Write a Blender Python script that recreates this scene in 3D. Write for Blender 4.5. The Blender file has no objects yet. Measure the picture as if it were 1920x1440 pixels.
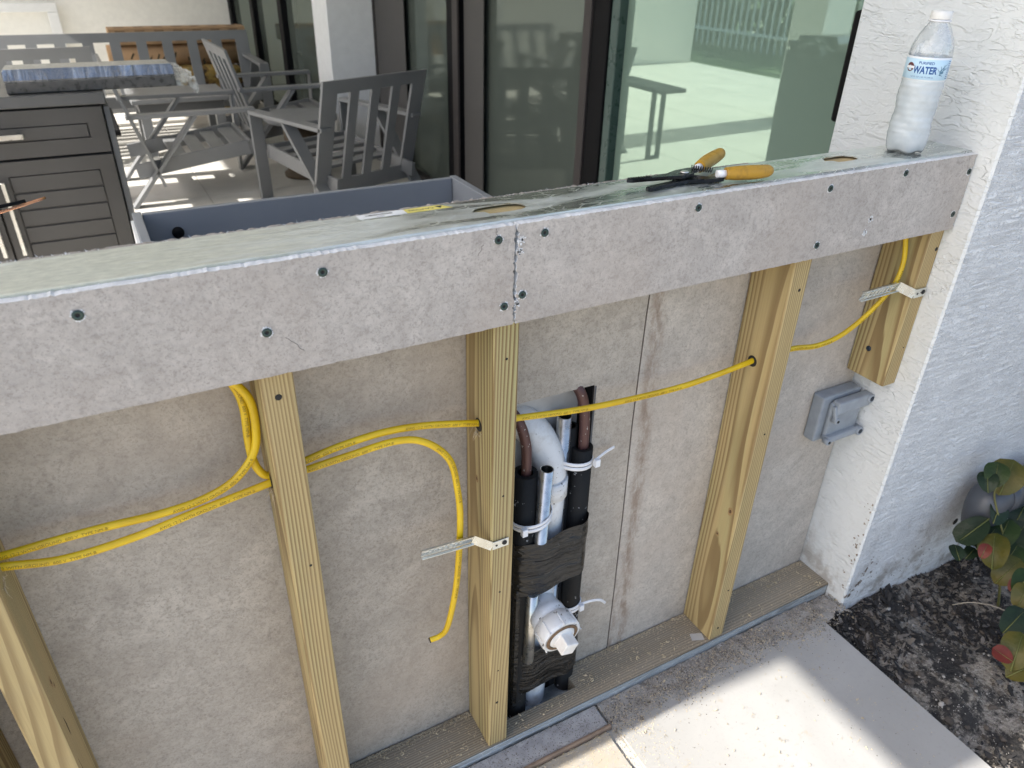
import bpy, bmesh, math, random
from mathutils import Vector, Matrix, noise
from mathutils.geometry import delaunay_2d_cdt
R = math.radians
rnd = random.Random(7)
C = bpy.context.scene.collection
S = bpy.context.scene

# ------------------------------------------------------------------ camera, light, exposure
cd = bpy.data.cameras.new('camera'); cam = bpy.data.objects.new('camera', cd); C.objects.link(cam)
CAMP = Vector((0.2946, -0.7537, 1.3135))
yaw, pit, rol = 0.5118, 0.5320, 0.0272
F = Vector((math.sin(yaw)*math.cos(pit), math.cos(yaw)*math.cos(pit), -math.sin(pit)))
Rt = Vector((math.cos(yaw), -math.sin(yaw), 0)); Up = Rt.cross(F)
R2 = Rt*math.cos(rol)+Up*math.sin(rol); U2 = -Rt*math.sin(rol)+Up*math.cos(rol)
M = Matrix((R2, U2, -F)).transposed().to_4x4(); M.translation = CAMP
cam.matrix_world = M
cd.sensor_fit = 'HORIZONTAL'; cd.sensor_width = 36; cd.lens = 36*1393.35/1920
cd.clip_start = 0.02; cd.clip_end = 400
cd.dof.use_dof = True; cd.dof.focus_distance = 1.15; cd.dof.aperture_fstop = 7.5
S.camera = cam

SUN_EL, SUN_AZ = R(42), R(3.5)           # the sun stands beyond the open left side of the patio
sd = Vector((-math.cos(SUN_EL)*math.cos(SUN_AZ), math.cos(SUN_EL)*math.sin(SUN_AZ), math.sin(SUN_EL)))
w = bpy.data.worlds.new('World'); S.world = w; w.use_nodes = True
nt = w.node_tree; sky = nt.nodes.new('ShaderNodeTexSky'); sky.sky_type = 'NISHITA'; sky.sun_disc = False
sky.sun_elevation = SUN_EL; sky.sun_rotation = math.atan2(sd.x, sd.y); sky.air_density = 1.0; sky.dust_density = 2.5; sky.ozone_density = 0.5
bg = nt.nodes['Background']; bg.inputs['Strength'].default_value = 0.14
nt.links.new(sky.outputs[0], bg.inputs[0])
sl = bpy.data.lights.new('sun', 'SUN'); sl.energy = 4.3; sl.angle = R(0.53); sl.color = (1, .955, .89)
so = bpy.data.objects.new('sun', sl); C.objects.link(so); so.rotation_euler = (-sd).to_track_quat('-Z', 'Y').to_euler(); so.location = (-6, 0, 8)
S.view_settings.view_transform = 'Standard'; S.view_settings.look = 'None'
S.view_settings.exposure = 1.24; S.view_settings.gamma = 1.0; S.view_settings.use_curve_mapping = False
S.render.engine = 'CYCLES'
cy = S.cycles; cy.max_bounces = 10; cy.diffuse_bounces = 6; cy.glossy_bounces = 5; cy.transmission_bounces = 8; cy.transparent_max_bounces = 12
cy.caustics_reflective = False; cy.caustics_refractive = False; cy.sample_clamp_indirect = 6
cy.use_denoising = True

# ------------------------------------------------------------------ node helpers
class NT:
    def __init__(s, name):
        s.m = bpy.data.materials.new(name); s.m.use_nodes = True; s.t = s.m.node_tree
        s.p = s.t.nodes['Principled BSDF']; s.out = s.t.nodes['Material Output']
    def n(s, typ, **kw):
        x = s.t.nodes.new(typ)
        for k, v in kw.items():
            if k in x.inputs.keys(): s.set(x.inputs[k], v)
            else: setattr(x, k, v)
        return x
    def set(s, inp, v):
        if isinstance(v, bpy.types.NodeSocket): s.t.links.new(v, inp)
        else: inp.default_value = v
    def coord(s, kind='Object'): return s.n('ShaderNodeTexCoord').outputs[kind]
    def map(s, v, scale=(1, 1, 1), loc=(0, 0, 0), rot=(0, 0, 0)):
        x = s.n('ShaderNodeMapping'); s.t.links.new(v, x.inputs[0])
        x.inputs['Scale'].default_value = scale; x.inputs['Location'].default_value = loc; x.inputs['Rotation'].default_value = rot
        return x.outputs[0]
    def noise(s, v, scale, detail=4, rough=.55, dist=0):
        x = s.n('ShaderNodeTexNoise'); s.t.links.new(v, x.inputs['Vector'])
        x.inputs['Scale'].default_value = scale; x.inputs['Detail'].default_value = detail
        x.inputs['Roughness'].default_value = rough; x.inputs['Distortion'].default_value = dist
        return x.outputs[0]
    def vor(s, v, scale, feature='F1', out='Distance'):
        x = s.n('ShaderNodeTexVoronoi', feature=feature); s.t.links.new(v, x.inputs['Vector']); x.inputs['Scale'].default_value = scale
        return x.outputs[out]
    def ramp(s, f, *stops, interp='LINEAR'):
        x = s.n('ShaderNodeValToRGB'); s.t.links.new(f, x.inputs[0]); cr = x.color_ramp; cr.interpolation = interp
        while len(cr.elements) < len(stops): cr.elements.new(.5)
        for e, (p, c) in zip(cr.elements, stops):
            e.position = p
            e.color = (c, c, c, 1) if isinstance(c, (int, float)) else (*c, 1)
        return x.outputs[0]
    def math(s, op, a, b=0, c=0):
        x = s.n('ShaderNodeMath', operation=op)
        for i, v in enumerate((a, b, c)): s.set(x.inputs[i], v)
        return x.outputs[0]
    def mix(s, f, a, b, blend='MIX'):
        x = s.n('ShaderNodeMix', data_type='RGBA', blend_type=blend)
        s.set(x.inputs['Factor'], f)
        for i, v in ((6, a), (7, b)):
            s.set(x.inputs[i], v if isinstance(v, bpy.types.NodeSocket) else ((*v, 1) if len(v) == 3 else v))
        return x.outputs[2]
    def bump(s, h, strength, dist=.01, prev=None):
        x = s.n('ShaderNodeBump'); s.t.links.new(h, x.inputs['Height']); x.inputs['Strength'].default_value = strength; x.inputs['Distance'].default_value = dist
        if prev is not None: s.t.links.new(prev, x.inputs['Normal'])
        return x.outputs[0]
    def fin(s, col=None, rough=None, metal=None, normal=None, **kw):
        if col is not None: s.set(s.p.inputs['Base Color'], col if isinstance(col, bpy.types.NodeSocket) else (*col, 1))
        if rough is not None: s.set(s.p.inputs['Roughness'], rough)
        if metal is not None: s.set(s.p.inputs['Metallic'], metal)
        if normal is not None: s.set(s.p.inputs['Normal'], normal)
        for k, v in kw.items(): s.set(s.p.inputs[k.replace('_', ' ')], v)
        return s.m

def plain(name, col, rough=.5, metal=0, var=.12, scale=30, bump=0):
    t = NT(name); v = t.coord()
    n = t.noise(v, scale, 5)
    lo = tuple(c*(1-var) for c in col); hi = tuple(min(1, c*(1+var)) for c in col)
    nrm = t.bump(t.noise(v, scale*6, 3), bump, .002) if bump else None
    return t.fin(t.ramp(n, (.3, lo), (.7, hi)), t.ramp(n, (.3, max(0, rough-.06)), (.7, min(1, rough+.06))), metal, nrm)

# ------------------------------------------------------------------ materials
def m_wood(name, axis, early=(.475, .365, .175), late=(.16, .095, .036), green=(.36, .36, .175), ring=.0038):
    t = NT(name); v = t.coord()
    oi = t.n('ShaderNodeObjectInfo').outputs['Random']
    sc = [26, 26, 26]; sc[axis] = 2.2
    off = t.n('ShaderNodeVectorMath', operation='ADD'); t.t.links.new(v, off.inputs[0])
    cmb = t.n('ShaderNodeCombineXYZ'); k = t.math('MULTIPLY', oi, 7.0)
    for i in range(3): t.set(cmb.inputs[i], k if i == axis else 0)
    t.t.links.new(cmb.outputs[0], off.inputs[1]); v2 = off.outputs[0]
    n1 = t.noise(t.map(v2, tuple(sc)), 1.0, 3, .5)
    n0 = t.noise(t.map(v2, tuple(x*.25 for x in sc)), 1.0, 2, .5)
    sep = t.n('ShaderNodeSeparateXYZ'); t.t.links.new(v2, sep.inputs[0])
    ax = [i for i in range(3) if i != axis]
    pa = t.math('ADD', sep.outputs[ax[0]], t.math('MULTIPLY_ADD', oi, .05, -.065))
    pb = t.math('ADD', sep.outputs[ax[1]], t.math('MULTIPLY_ADD', oi, -.06, .012))
    r = t.math('SQRT', t.math('ADD', t.math('MULTIPLY', pa, pa), t.math('MULTIPLY', pb, pb)))
    r = t.math('ADD', r, t.math('MULTIPLY_ADD', n0, .060, -.030))
    r = t.math('ADD', r, t.math('MULTIPLY', n1, .003))
    s_ = t.math('FRACT', t.math('DIVIDE', r, ring))
    g = t.ramp(s_, (0, 0), (.38, .10), (.72, 1), (.94, 1), (1, 0))
    gv = t.noise(t.map(v2, tuple(x*.5 for x in sc)), 1.3, 2)
    base = t.mix(t.ramp(gv, (.46, 0), (.66, .65)), early, green)
    fine = [420, 420, 420]; fine[axis] = 9
    nf = t.noise(t.map(v2, tuple(fine)), 1, 2)
    base = t.mix(t.math('MULTIPLY', g, t.ramp(gv, (.3, .45), (.7, .95))), base, late)
    base = t.mix(t.ramp(nf, (.4, 0), (.7, .22)), base, (.27, .18, .08))
    # small dark knots and specks
    kv = [9, 9, 9]; kv[axis] = 4.5
    kn = t.vor(t.map(v2, tuple(kv)), 1.0)
    base = t.mix(t.ramp(kn, (.03, .75), (.085, 0)), base, (.2, .11, .045))
    dirt = t.noise(v, 9, 5)
    base = t.mix(t.ramp(dirt, (.58, 0), (.8, .3)), base, (.3, .25, .17))
    nrm = t.bump(nf, .25, .0012, t.bump(g, .18, .0008))
    return t.fin(base, .72, 0, nrm)
WOODZ = m_wood('treated_pine_upright', 2)
WOODX = m_wood('treated_pine_lying', 0, (.335, .292, .225), (.16, .127, .085), (.27, .255, .205), .0055)

def m_board(name, a, b, c, stain=False):
    t = NT(name); v = t.coord(); g = t.n('ShaderNodeNewGeometry').outputs['Position']
    big = t.noise(g, 7, 6, .62, .3); mid = t.noise(g, 60, 6, .72, .7); fine = t.noise(g, 260, 4, .72); patch = t.noise(g, 24, 5, .7, 1.2)
    speck = t.noise(g, 420, 3, .6); sp2 = t.noise(g, 170, 4, .7)
    col = t.mix(t.ramp(big, (.32, 0), (.68, 1)), a, b)
    col = t.mix(t.ramp(patch, (.44, 0), (.64, .38)), col, c)
    col = t.mix(t.ramp(mid, (.47, 0), (.62, .40)), col, tuple(x*.84 for x in c))
    col = t.mix(t.ramp(mid, (.32, .35), (.44, 0)), col, tuple(min(1, x*1.16) for x in a))
    col = t.mix(t.math('MULTIPLY', t.ramp(sp2, (.50, 0), (.62, .55)), t.ramp(patch, (.35, .35), (.65, 1))), col, tuple(x*.62 for x in c))
    col = t.mix(t.ramp(speck, (.56, 0), (.66, .45)), col, tuple(x*.5 for x in c))
    warm = t.noise(g, 3.1, 3)
    col = t.mix(t.ramp(t.noise(g, 5.5, 5, .65, 1.5), (.42, .30), (.60, 0)), col, tuple(x*.74 for x in c))
    col = t.mix(t.ramp(warm, (.5, 0), (.75, .4)), col, (a[0]*.86, a[1]*.77, a[2]*.70))
    if stain:      # dried water runs beside the seam
        sep = t.n('ShaderNodeSeparateXYZ'); t.t.links.new(g, sep.inputs[0])
        wob = t.noise(t.map(g, (1, 1, 9)), 1, 4, .6)
        dx = t.math('SUBTRACT', t.math('ADD', sep.outputs[0], t.math('MULTIPLY', wob, .03)), t.math('MULTIPLY_ADD', sep.outputs[2], -.018, 1.0655))
        band = t.ramp(t.math('ABSOLUTE', dx), (.004, 1), (.021, 0))
        run = t.ramp(t.noise(t.map(g, (60, 1, 20)), 1, 6, .75), (.40, .12), (.60, 1))
        lowb = t.ramp(t.math('ABSOLUTE', t.math('ADD', dx, .024)), (.001, 1), (.012, 0)); lowz = t.ramp(sep.outputs[2], (.05, 1), (.42, 0))
        k = t.math('MAXIMUM', band, t.math('MULTIPLY', lowb, lowz))
        col = t.mix(t.math('MULTIPLY', t.math('MULTIPLY', k, run), .72), col, (.21, .14, .095))
    nrm = t.bump(fine, .3, .0015, t.bump(mid, .35, .003))
    return t.fin(col, .85, 0, nrm)
FASCIA = m_board('cement_board_cool', (.53, .49, .45), (.46, .425, .39), (.385, .35, .32))
BACKB = m_board('cement_board_warm', (.535, .485, .42), (.45, .405, .348), (.365, .325, .277))
BACKS = m_board('cement_board_stained', (.60, .55, .485), (.51, .465, .41), (.415, .375, .33), True)
RAWE = plain('raw_board_core', (.30, .27, .24), .9, 0, .2, 60)
CORE = plain('board_core', (.68, .69, .70), .85, 0, .15, 90, .3)

def m_galv(name, rough=.22, tint=(.74, .775, .745), wall_sheen=False):
    t = NT(name); v = t.coord()
    sp = t.n('ShaderNodeTexVoronoi'); t.t.links.new(t.map(v, (70, 90, 70)), sp.inputs['Vector'])
    smear = t.noise(t.map(v, (8, 42, 42)), 1, 6, .65, 1.0)
    big = t.noise(t.map(v, (5, 26, 26)), 1, 5, .6, .8)
    col = t.mix(t.ramp(smear, (.36, 0), (.62, 1)), tuple(x*.80 for x in tint), tint)
    col = t.mix(t.ramp(sp.outputs['Color'], (.2, 0), (.9, .22)), col, (.80, .83, .82))
    dust = t.ramp(big, (.44, 0), (.56, 1))
    rg = t.math('MULTIPLY_ADD', dust, .24, rough-.06)
    rg = t.math('ADD', rg, t.math('MULTIPLY', smear, .10))
    scr = t.vor(t.map(v, (34, 95, 60)), 1, 'DISTANCE_TO_EDGE')
    ln = t.math('MULTIPLY', t.ramp(scr, (.0, 1), (.045, 0)), t.ramp(t.noise(v, 26, 2), (.46, 0), (.56, 1)))
    col = t.mix(t.math('MULTIPLY', ln, .6), col, (.85, .88, .87))
    rg = t.math('ADD', rg, t.math('MULTIPLY', ln, .35))
    mt = t.math('MULTIPLY_ADD', dust, -.22, .95)
    if wall_sheen:      # cream wall's pale reflection painted into the left part, broken by streaks
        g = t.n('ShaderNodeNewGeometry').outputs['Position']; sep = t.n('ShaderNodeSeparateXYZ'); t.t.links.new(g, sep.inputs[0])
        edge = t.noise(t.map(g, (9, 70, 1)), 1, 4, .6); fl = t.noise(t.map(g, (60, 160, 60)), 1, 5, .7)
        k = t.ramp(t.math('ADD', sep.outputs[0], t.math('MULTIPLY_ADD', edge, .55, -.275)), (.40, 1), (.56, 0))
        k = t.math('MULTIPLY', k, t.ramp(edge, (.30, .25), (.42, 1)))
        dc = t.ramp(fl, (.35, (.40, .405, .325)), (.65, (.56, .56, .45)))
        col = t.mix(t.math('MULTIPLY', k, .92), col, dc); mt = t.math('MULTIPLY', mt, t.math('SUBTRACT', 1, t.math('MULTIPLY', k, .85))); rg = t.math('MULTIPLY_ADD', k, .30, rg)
    nrm = t.bump(smear, .08, .004)
    return t.fin(col, rg, mt, nrm)
GALV = m_galv('galvanized_steel'); GALVB = m_galv('galvanized_bracket', .25, (.74, .75, .70))
def m_stucco(name, comb):
    t = NT(name); v = t.coord()
    if comb:   # dragged, ribbed texture
        a = t.noise(t.map(v, (20, 20, 105), rot=(0, R(-5), 0)), 1, 5, .6, .7)
        b = t.noise(v, 150, 3, .6); br = t.noise(v, 16, 3)
        rid = t.ramp(a, (.38, 0), (.48, 1), (.54, .35), (.62, 1))
        h = t.math('ADD', t.math('MULTIPLY', rid, t.ramp(br, (.3, .45), (.65, 1))), t.math('MULTIPLY', t.ramp(b, (.54, 0), (.64, 1)), .8))
        nrm = t.bump(h, .85, .0030)
    else:      # skip-trowelled
        a = t.noise(t.map(v, (1, 13, 38)), 1, 4, .5, .5); c2 = t.noise(t.map(v, (1, 24, 55), loc=(0, 3, 7)), 1, 3, .5, .6)
        isl = t.ramp(a, (.40, 0), (.43, .8), (.52, .55), (.56, 1), (.70, .8)); i2 = t.ramp(c2, (.50, 0), (.54, .45))
        b = t.noise(v, 170, 3, .6)
        h = t.math('ADD', t.math('MULTIPLY', t.math('ADD', isl, i2), t.ramp(t.noise(v, 7, 3), (.35, .3), (.62, 1))), t.math('MULTIPLY', b, .4))
        nrm = t.bump(h, .72, .0032)
    dirt = t.math('MULTIPLY', t.ramp(t.noise(v, 13, 6, .7), (.49, 0), (.62, 1)), 1)
    sep = t.n('ShaderNodeSeparateXYZ'); t.t.links.new(v, sep.inputs[0])
    low = t.ramp(sep.outputs[2], (.0, 1), (.24, 0))
    speck = t.ramp(t.noise(v, 46, 3, .7), (.69, 0), (.72, .8))
    col = t.mix(t.math('MULTIPLY', t.math('MULTIPLY', dirt, low), .75), (.80, .815, .825) if comb else (.67, .695, .70), (.30, .26, .22))  # light balance put into the colour: dragged face lighter, trowelled face darker
    col = t.mix(t.math('MULTIPLY', speck, t.ramp(t.noise(v, 6, 2), (.58, 0), (.66, .8))), col, (.38, .36, .34))
    return t.fin(col, .42 if comb else .6, 0, nrm)
STUCL = m_stucco('stucco_trowelled', False); STUCF = m_stucco('stucco_dragged', True)
CREAM = plain('stucco_cream', (.86, .845, .79), .85, 0, .04, 25, .25)
WHITE = plain('white_paint', (.78, .79, .79), .6, 0, .04, 20, .15)
GREY = plain('grey_powder_coat', (.21, .215, .22), .40, 0, .05, 8)
GREYB = plain('blue_grey_panel', (.225, .24, .262), .45, 0, .05, 6)
CHAR = plain('charcoal_cabinet', (.062, .058, .054), .42, 0, .08, 6)
CHART = plain('charcoal_counter', (.10, .10, .10), .35, 0, .1, 6)
STEEL = plain('brushed_steel', (.62, .61, .58), .3, 1, .06, 60)
BLACK = NT('black_aluminium').fin((.006, .006, .007), .6, Specular_IOR_Level=.12)
BRONZE = NT('bronze_frame').fin((.048, .042, .041), .5, Specular_IOR_Level=.25)
CARD = plain('cardboard', (.42, .27, .15), .85, 0, .12, 14)
CARDP = plain('cardboard_print', (.25, .155, .08), .85, 0, .1, 20)
YEL = NT('yellow_cable_jacket'); _v = YEL.coord()
YEL = YEL.fin(YEL.ramp(YEL.noise(_v, 24, 4), (.35, (.64, .41, .007)), (.65, (.76, .52, .012))), .38, 0, YEL.bump(YEL.noise(_v, 60, 3), .12, .002))
INKC = plain('cable_print', (.22, .14, .015), .6, 0, .3, 200)
INK = plain('print_ink', (.06, .05, .03), .7, 0, .2, 80)
SCREW = plain('green_coated_screw', (.035, .062, .055), .45, .3, .2, 200)
SCREWB = plain('blue_coated_screw', (.02, .035, .055), .4, .4, .2, 200)
DARK = plain('dark_recess', (.012, .012, .012), .7, 0, .2, 100)
PVC = NT('white_pvc'); _v = PVC.coord()
_sp = PVC.ramp(PVC.noise(_v, 140, 2, .6), (.64, 0), (.68, 1)); _ms = PVC.ramp(PVC.noise(_v, 14, 3), (.44, 0), (.56, 1))
PVC = PVC.fin(PVC.mix(PVC.math('MULTIPLY', _sp, _ms), PVC.mix(PVC.ramp(PVC.noise(_v, 32, 5, .7), (.50, 0), (.70, .55)), (.72, .735, .75), (.46, .43, .38)), (.10, .09, .08)), .38, 0)
PVCP = NT('dusty_plug'); _v = PVCP.coord(); PVCP = PVCP.fin(PVCP.ramp(PVCP.noise(_v, 60, 4), (.4, (.72, .70, .67)), (.65, (.8, .8, .79))), .6)
GREYPVC = plain('grey_conduit_plastic', (.055, .062, .075), .4, 0, .1, 12)
BOXG = plain('grey_box_plastic', (.27, .30, .335), .45, 0, .12, 40, .1)
def m_tape():
    t = NT('black_pipe_tape'); v = t.coord()
    a = t.noise(t.map(v, (9, 9, 95), rot=(0, R(9), 0)), 1, 5, .65, 1.1)
    b = t.noise(t.map(v, (10, 10, 26), rot=(0, R(12), 0)), 1, 3, .6, 1.5)
    d = t.ramp(t.noise(v, 150, 2, .7), (.68, 0), (.72, 1))
    return t.fin(t.mix(t.math('MULTIPLY', d, .25), (.010, .0095, .009), (.3, .3, .29)), t.ramp(b, (.3, .10), (.7, .20)), 0, t.bump(b, .75, .012, t.bump(a, .6, .005)), Specular_IOR_Level=.5)
TAPE = m_tape()
FOAM = NT('black_pipe_foam'); _v = FOAM.coord()
FOAM = FOAM.fin(FOAM.mix(FOAM.ramp(FOAM.noise(_v, 70, 3, .7), (.66, 0), (.7, .7)), (.014, .014, .014), (.5, .5, .5)), .6, 0, FOAM.bump(FOAM.noise(_v, 160, 3), .3, .002), Specular_IOR_Level=.2)
COPPER = NT('painted_copper_line'); _v = COPPER.coord()
COPPER = COPPER.fin(COPPER.mix(COPPER.ramp(COPPER.noise(_v, 150, 3), (.64, 0), (.68, 1)), (.105, .05, .045), (.5, .48, .45)), .45, .2)
BRIGHTCU = plain('bare_copper', (.75, .36, .2), .3, 1, .1, 40)
CONDUIT = plain('zinc_conduit', (.62, .62, .60), .3, .9, .2, 60)
NYLON = plain('white_nylon', (.78, .79, .82), .4, 0, .05, 40)
def m_leaf(name, a, b):
    t = NT(name); v = t.coord()
    m = t.fin(t.ramp(t.noise(v, 22, 4), (.35, a), (.7, b)), .42, 0, t.bump(t.noise(v, 70, 3), .3, .005), Specular_IOR_Level=.25)
    return m
LEAFG = m_leaf('leaf_green', (.010, .024, .005), (.022, .042, .008)); LEAFY = m_leaf('leaf_yellow_green', (.038, .045, .005), (.082, .068, .008))
LEAFD = m_leaf('leaf_dark', (.007, .016, .007), (.014, .028, .011)); LEAFR = m_leaf('leaf_red', (.085, .012, .008), (.13, .022, .012))
STEM = plain('plant_stem', (.12, .12, .04), .6)
HEDGE = m_leaf('hedge_leaf', (.03, .07, .02), (.07, .13, .035))

def m_tile(name, a, b, dirt=.0):
    t = NT(name); v = t.coord()
    g = t.n('ShaderNodeNewGeometry').outputs['Position']
    n = t.noise(g, 3.2, 6, .6, .6); f = t.noise(g, 120, 4, .65); st = t.noise(g, 17, 5, .7, .7)
    col = t.mix(t.ramp(n, (.35, 0), (.68, 1)), a, b)
    col = t.mix(t.ramp(f, (.56, 0), (.75, .25)), col, tuple(x*.6 for x in b))
    col = t.mix(t.math('MULTIPLY', t.ramp(st, (.62, 0), (.72, 1)), .32+dirt), col, (.33, .28, .21))
    if dirt:
        sep = t.n('ShaderNodeSeparateXYZ'); t.t.links.new(g, sep.inputs[0]); d2 = t.noise(g, 34, 6, .75)
        near = t.ramp(t.math('SUBTRACT', t.math('ADD', sep.outputs[1], t.math('MULTIPLY', d2, .26)), t.math('MULTIPLY', sep.outputs[0], .14)), (-.20, 0), (-.02, 1))
        lf = t.ramp(sep.outputs[0], (.90, .75), (.945, 0))
        k = t.math('MULTIPLY', t.math('MAXIMUM', near, lf), t.ramp(d2, (.36, .25), (.56, 1)))
        col = t.mix(t.math('MULTIPLY', k, .75), col, (.40, .325, .215))
    return t.fin(col, .7, 0, t.bump(f, .12, .0012, t.bump(n, .1, .004)))
TILEF = m_tile('walk_tile', (.37, .362, .345), (.305, .298, .28), .25); TILEP = m_tile('patio_tile', (.62, .605, .565), (.54, .525, .49))
GROUT = plain('grout', (.46, .44, .40), .9, 0, .1, 60, .3)
CONC = plain('grey_mortar', (.33, .33, .335), .9, 0, .22, 35, .5)
SANDYM = NT('sandy_debris'); _v = SANDYM.coord(); _n = SANDYM.noise(_v, 150, 5, .75)
SANDYM = SANDYM.fin(SANDYM.mix(SANDYM.ramp(SANDYM.noise(_v, 22, 4), (.4, 0), (.62, .7)), SANDYM.ramp(_n, (.34, (.17, .145, .12)), (.52, (.27, .24, .205)), (.68, (.40, .37, .33))), (.40, .39, .37)), .95, 0, SANDYM.bump(_n, .8, .004))
EARTH = plain('earth', (.27, .24, .20), .95, 0, .25, 9, .5)
LAWN = plain('lawn', (.05, .09, .03), .95, 0, .35, 20, .6)
def m_mulch():
    t = NT('mulch_bed'); v = t.n('ShaderNodeNewGeometry').outputs['Position']
    n = t.noise(v, 11, 9, .78, 0); f = t.noise(v, 95, 6, .75); vo = t.vor(v, 150)
    sand = t.ramp(f, (.35, (.15, .13, .105)), (.7, (.41, .38, .335)))
    dk = t.ramp(f, (.35, (.012, .011, .011)), (.7, (.05, .046, .042)))
    return t.fin(t.mix(t.ramp(n, (.46, 0), (.54, 1)), dk, sand), .9, 0, t.bump(vo, .6, .004, t.bump(f, .8, .008)))
MULCH = m_mulch()
CHIP = plain('mulch_chip', (.020, .018, .017), .8, 0, .5, 20, .4); CHIPG = plain('weathered_chip', (.14, .125, .11), .9, 0, .4, 20, .4)
PEB = plain('pale_pebble', (.34, .32, .29), .85, 0, .25, 14, .3)
SAW = plain('sawdust', (.52, .43, .29), .95, 0, .3, 40)
def m_glass(name, spec, dark, rough, fac):
    t = NT(name); t.t.nodes.remove(t.p)
    g = t.n('ShaderNodeBsdfGlossy'); g.inputs['Color'].default_value = (*spec, 1); g.inputs['Roughness'].default_value = rough
    d = t.n('ShaderNodeBsdfDiffuse'); d.inputs['Color'].default_value = (*dark, 1)
    mx = t.n('ShaderNodeMixShader'); fr = t.n('ShaderNodeFresnel'); fr.inputs['IOR'].default_value = 1.5
    k = t.math('ADD', t.math('MULTIPLY', fr.outputs[0], .8), fac)
    k = t.math('MINIMUM', k, 1.0)
    t.set(mx.inputs[0], k); t.t.links.new(d.outputs[0], mx.inputs[1]); t.t.links.new(g.outputs[0], mx.inputs[2])
    t.t.links.new(mx.outputs[0], t.out.inputs[0]); return t.m
GLASSG = m_glass('green_solar_glass', (.60, .78, .66), (.26, .36, .30), 0.0, .36)
GLASSD = m_glass('screened_dark_glass', (.55, .62, .57), (.085, .10, .088), .05, .10)
SCREENM = plain('insect_screen', (.065, .062, .06), .7, 0, .1, 30)

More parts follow.
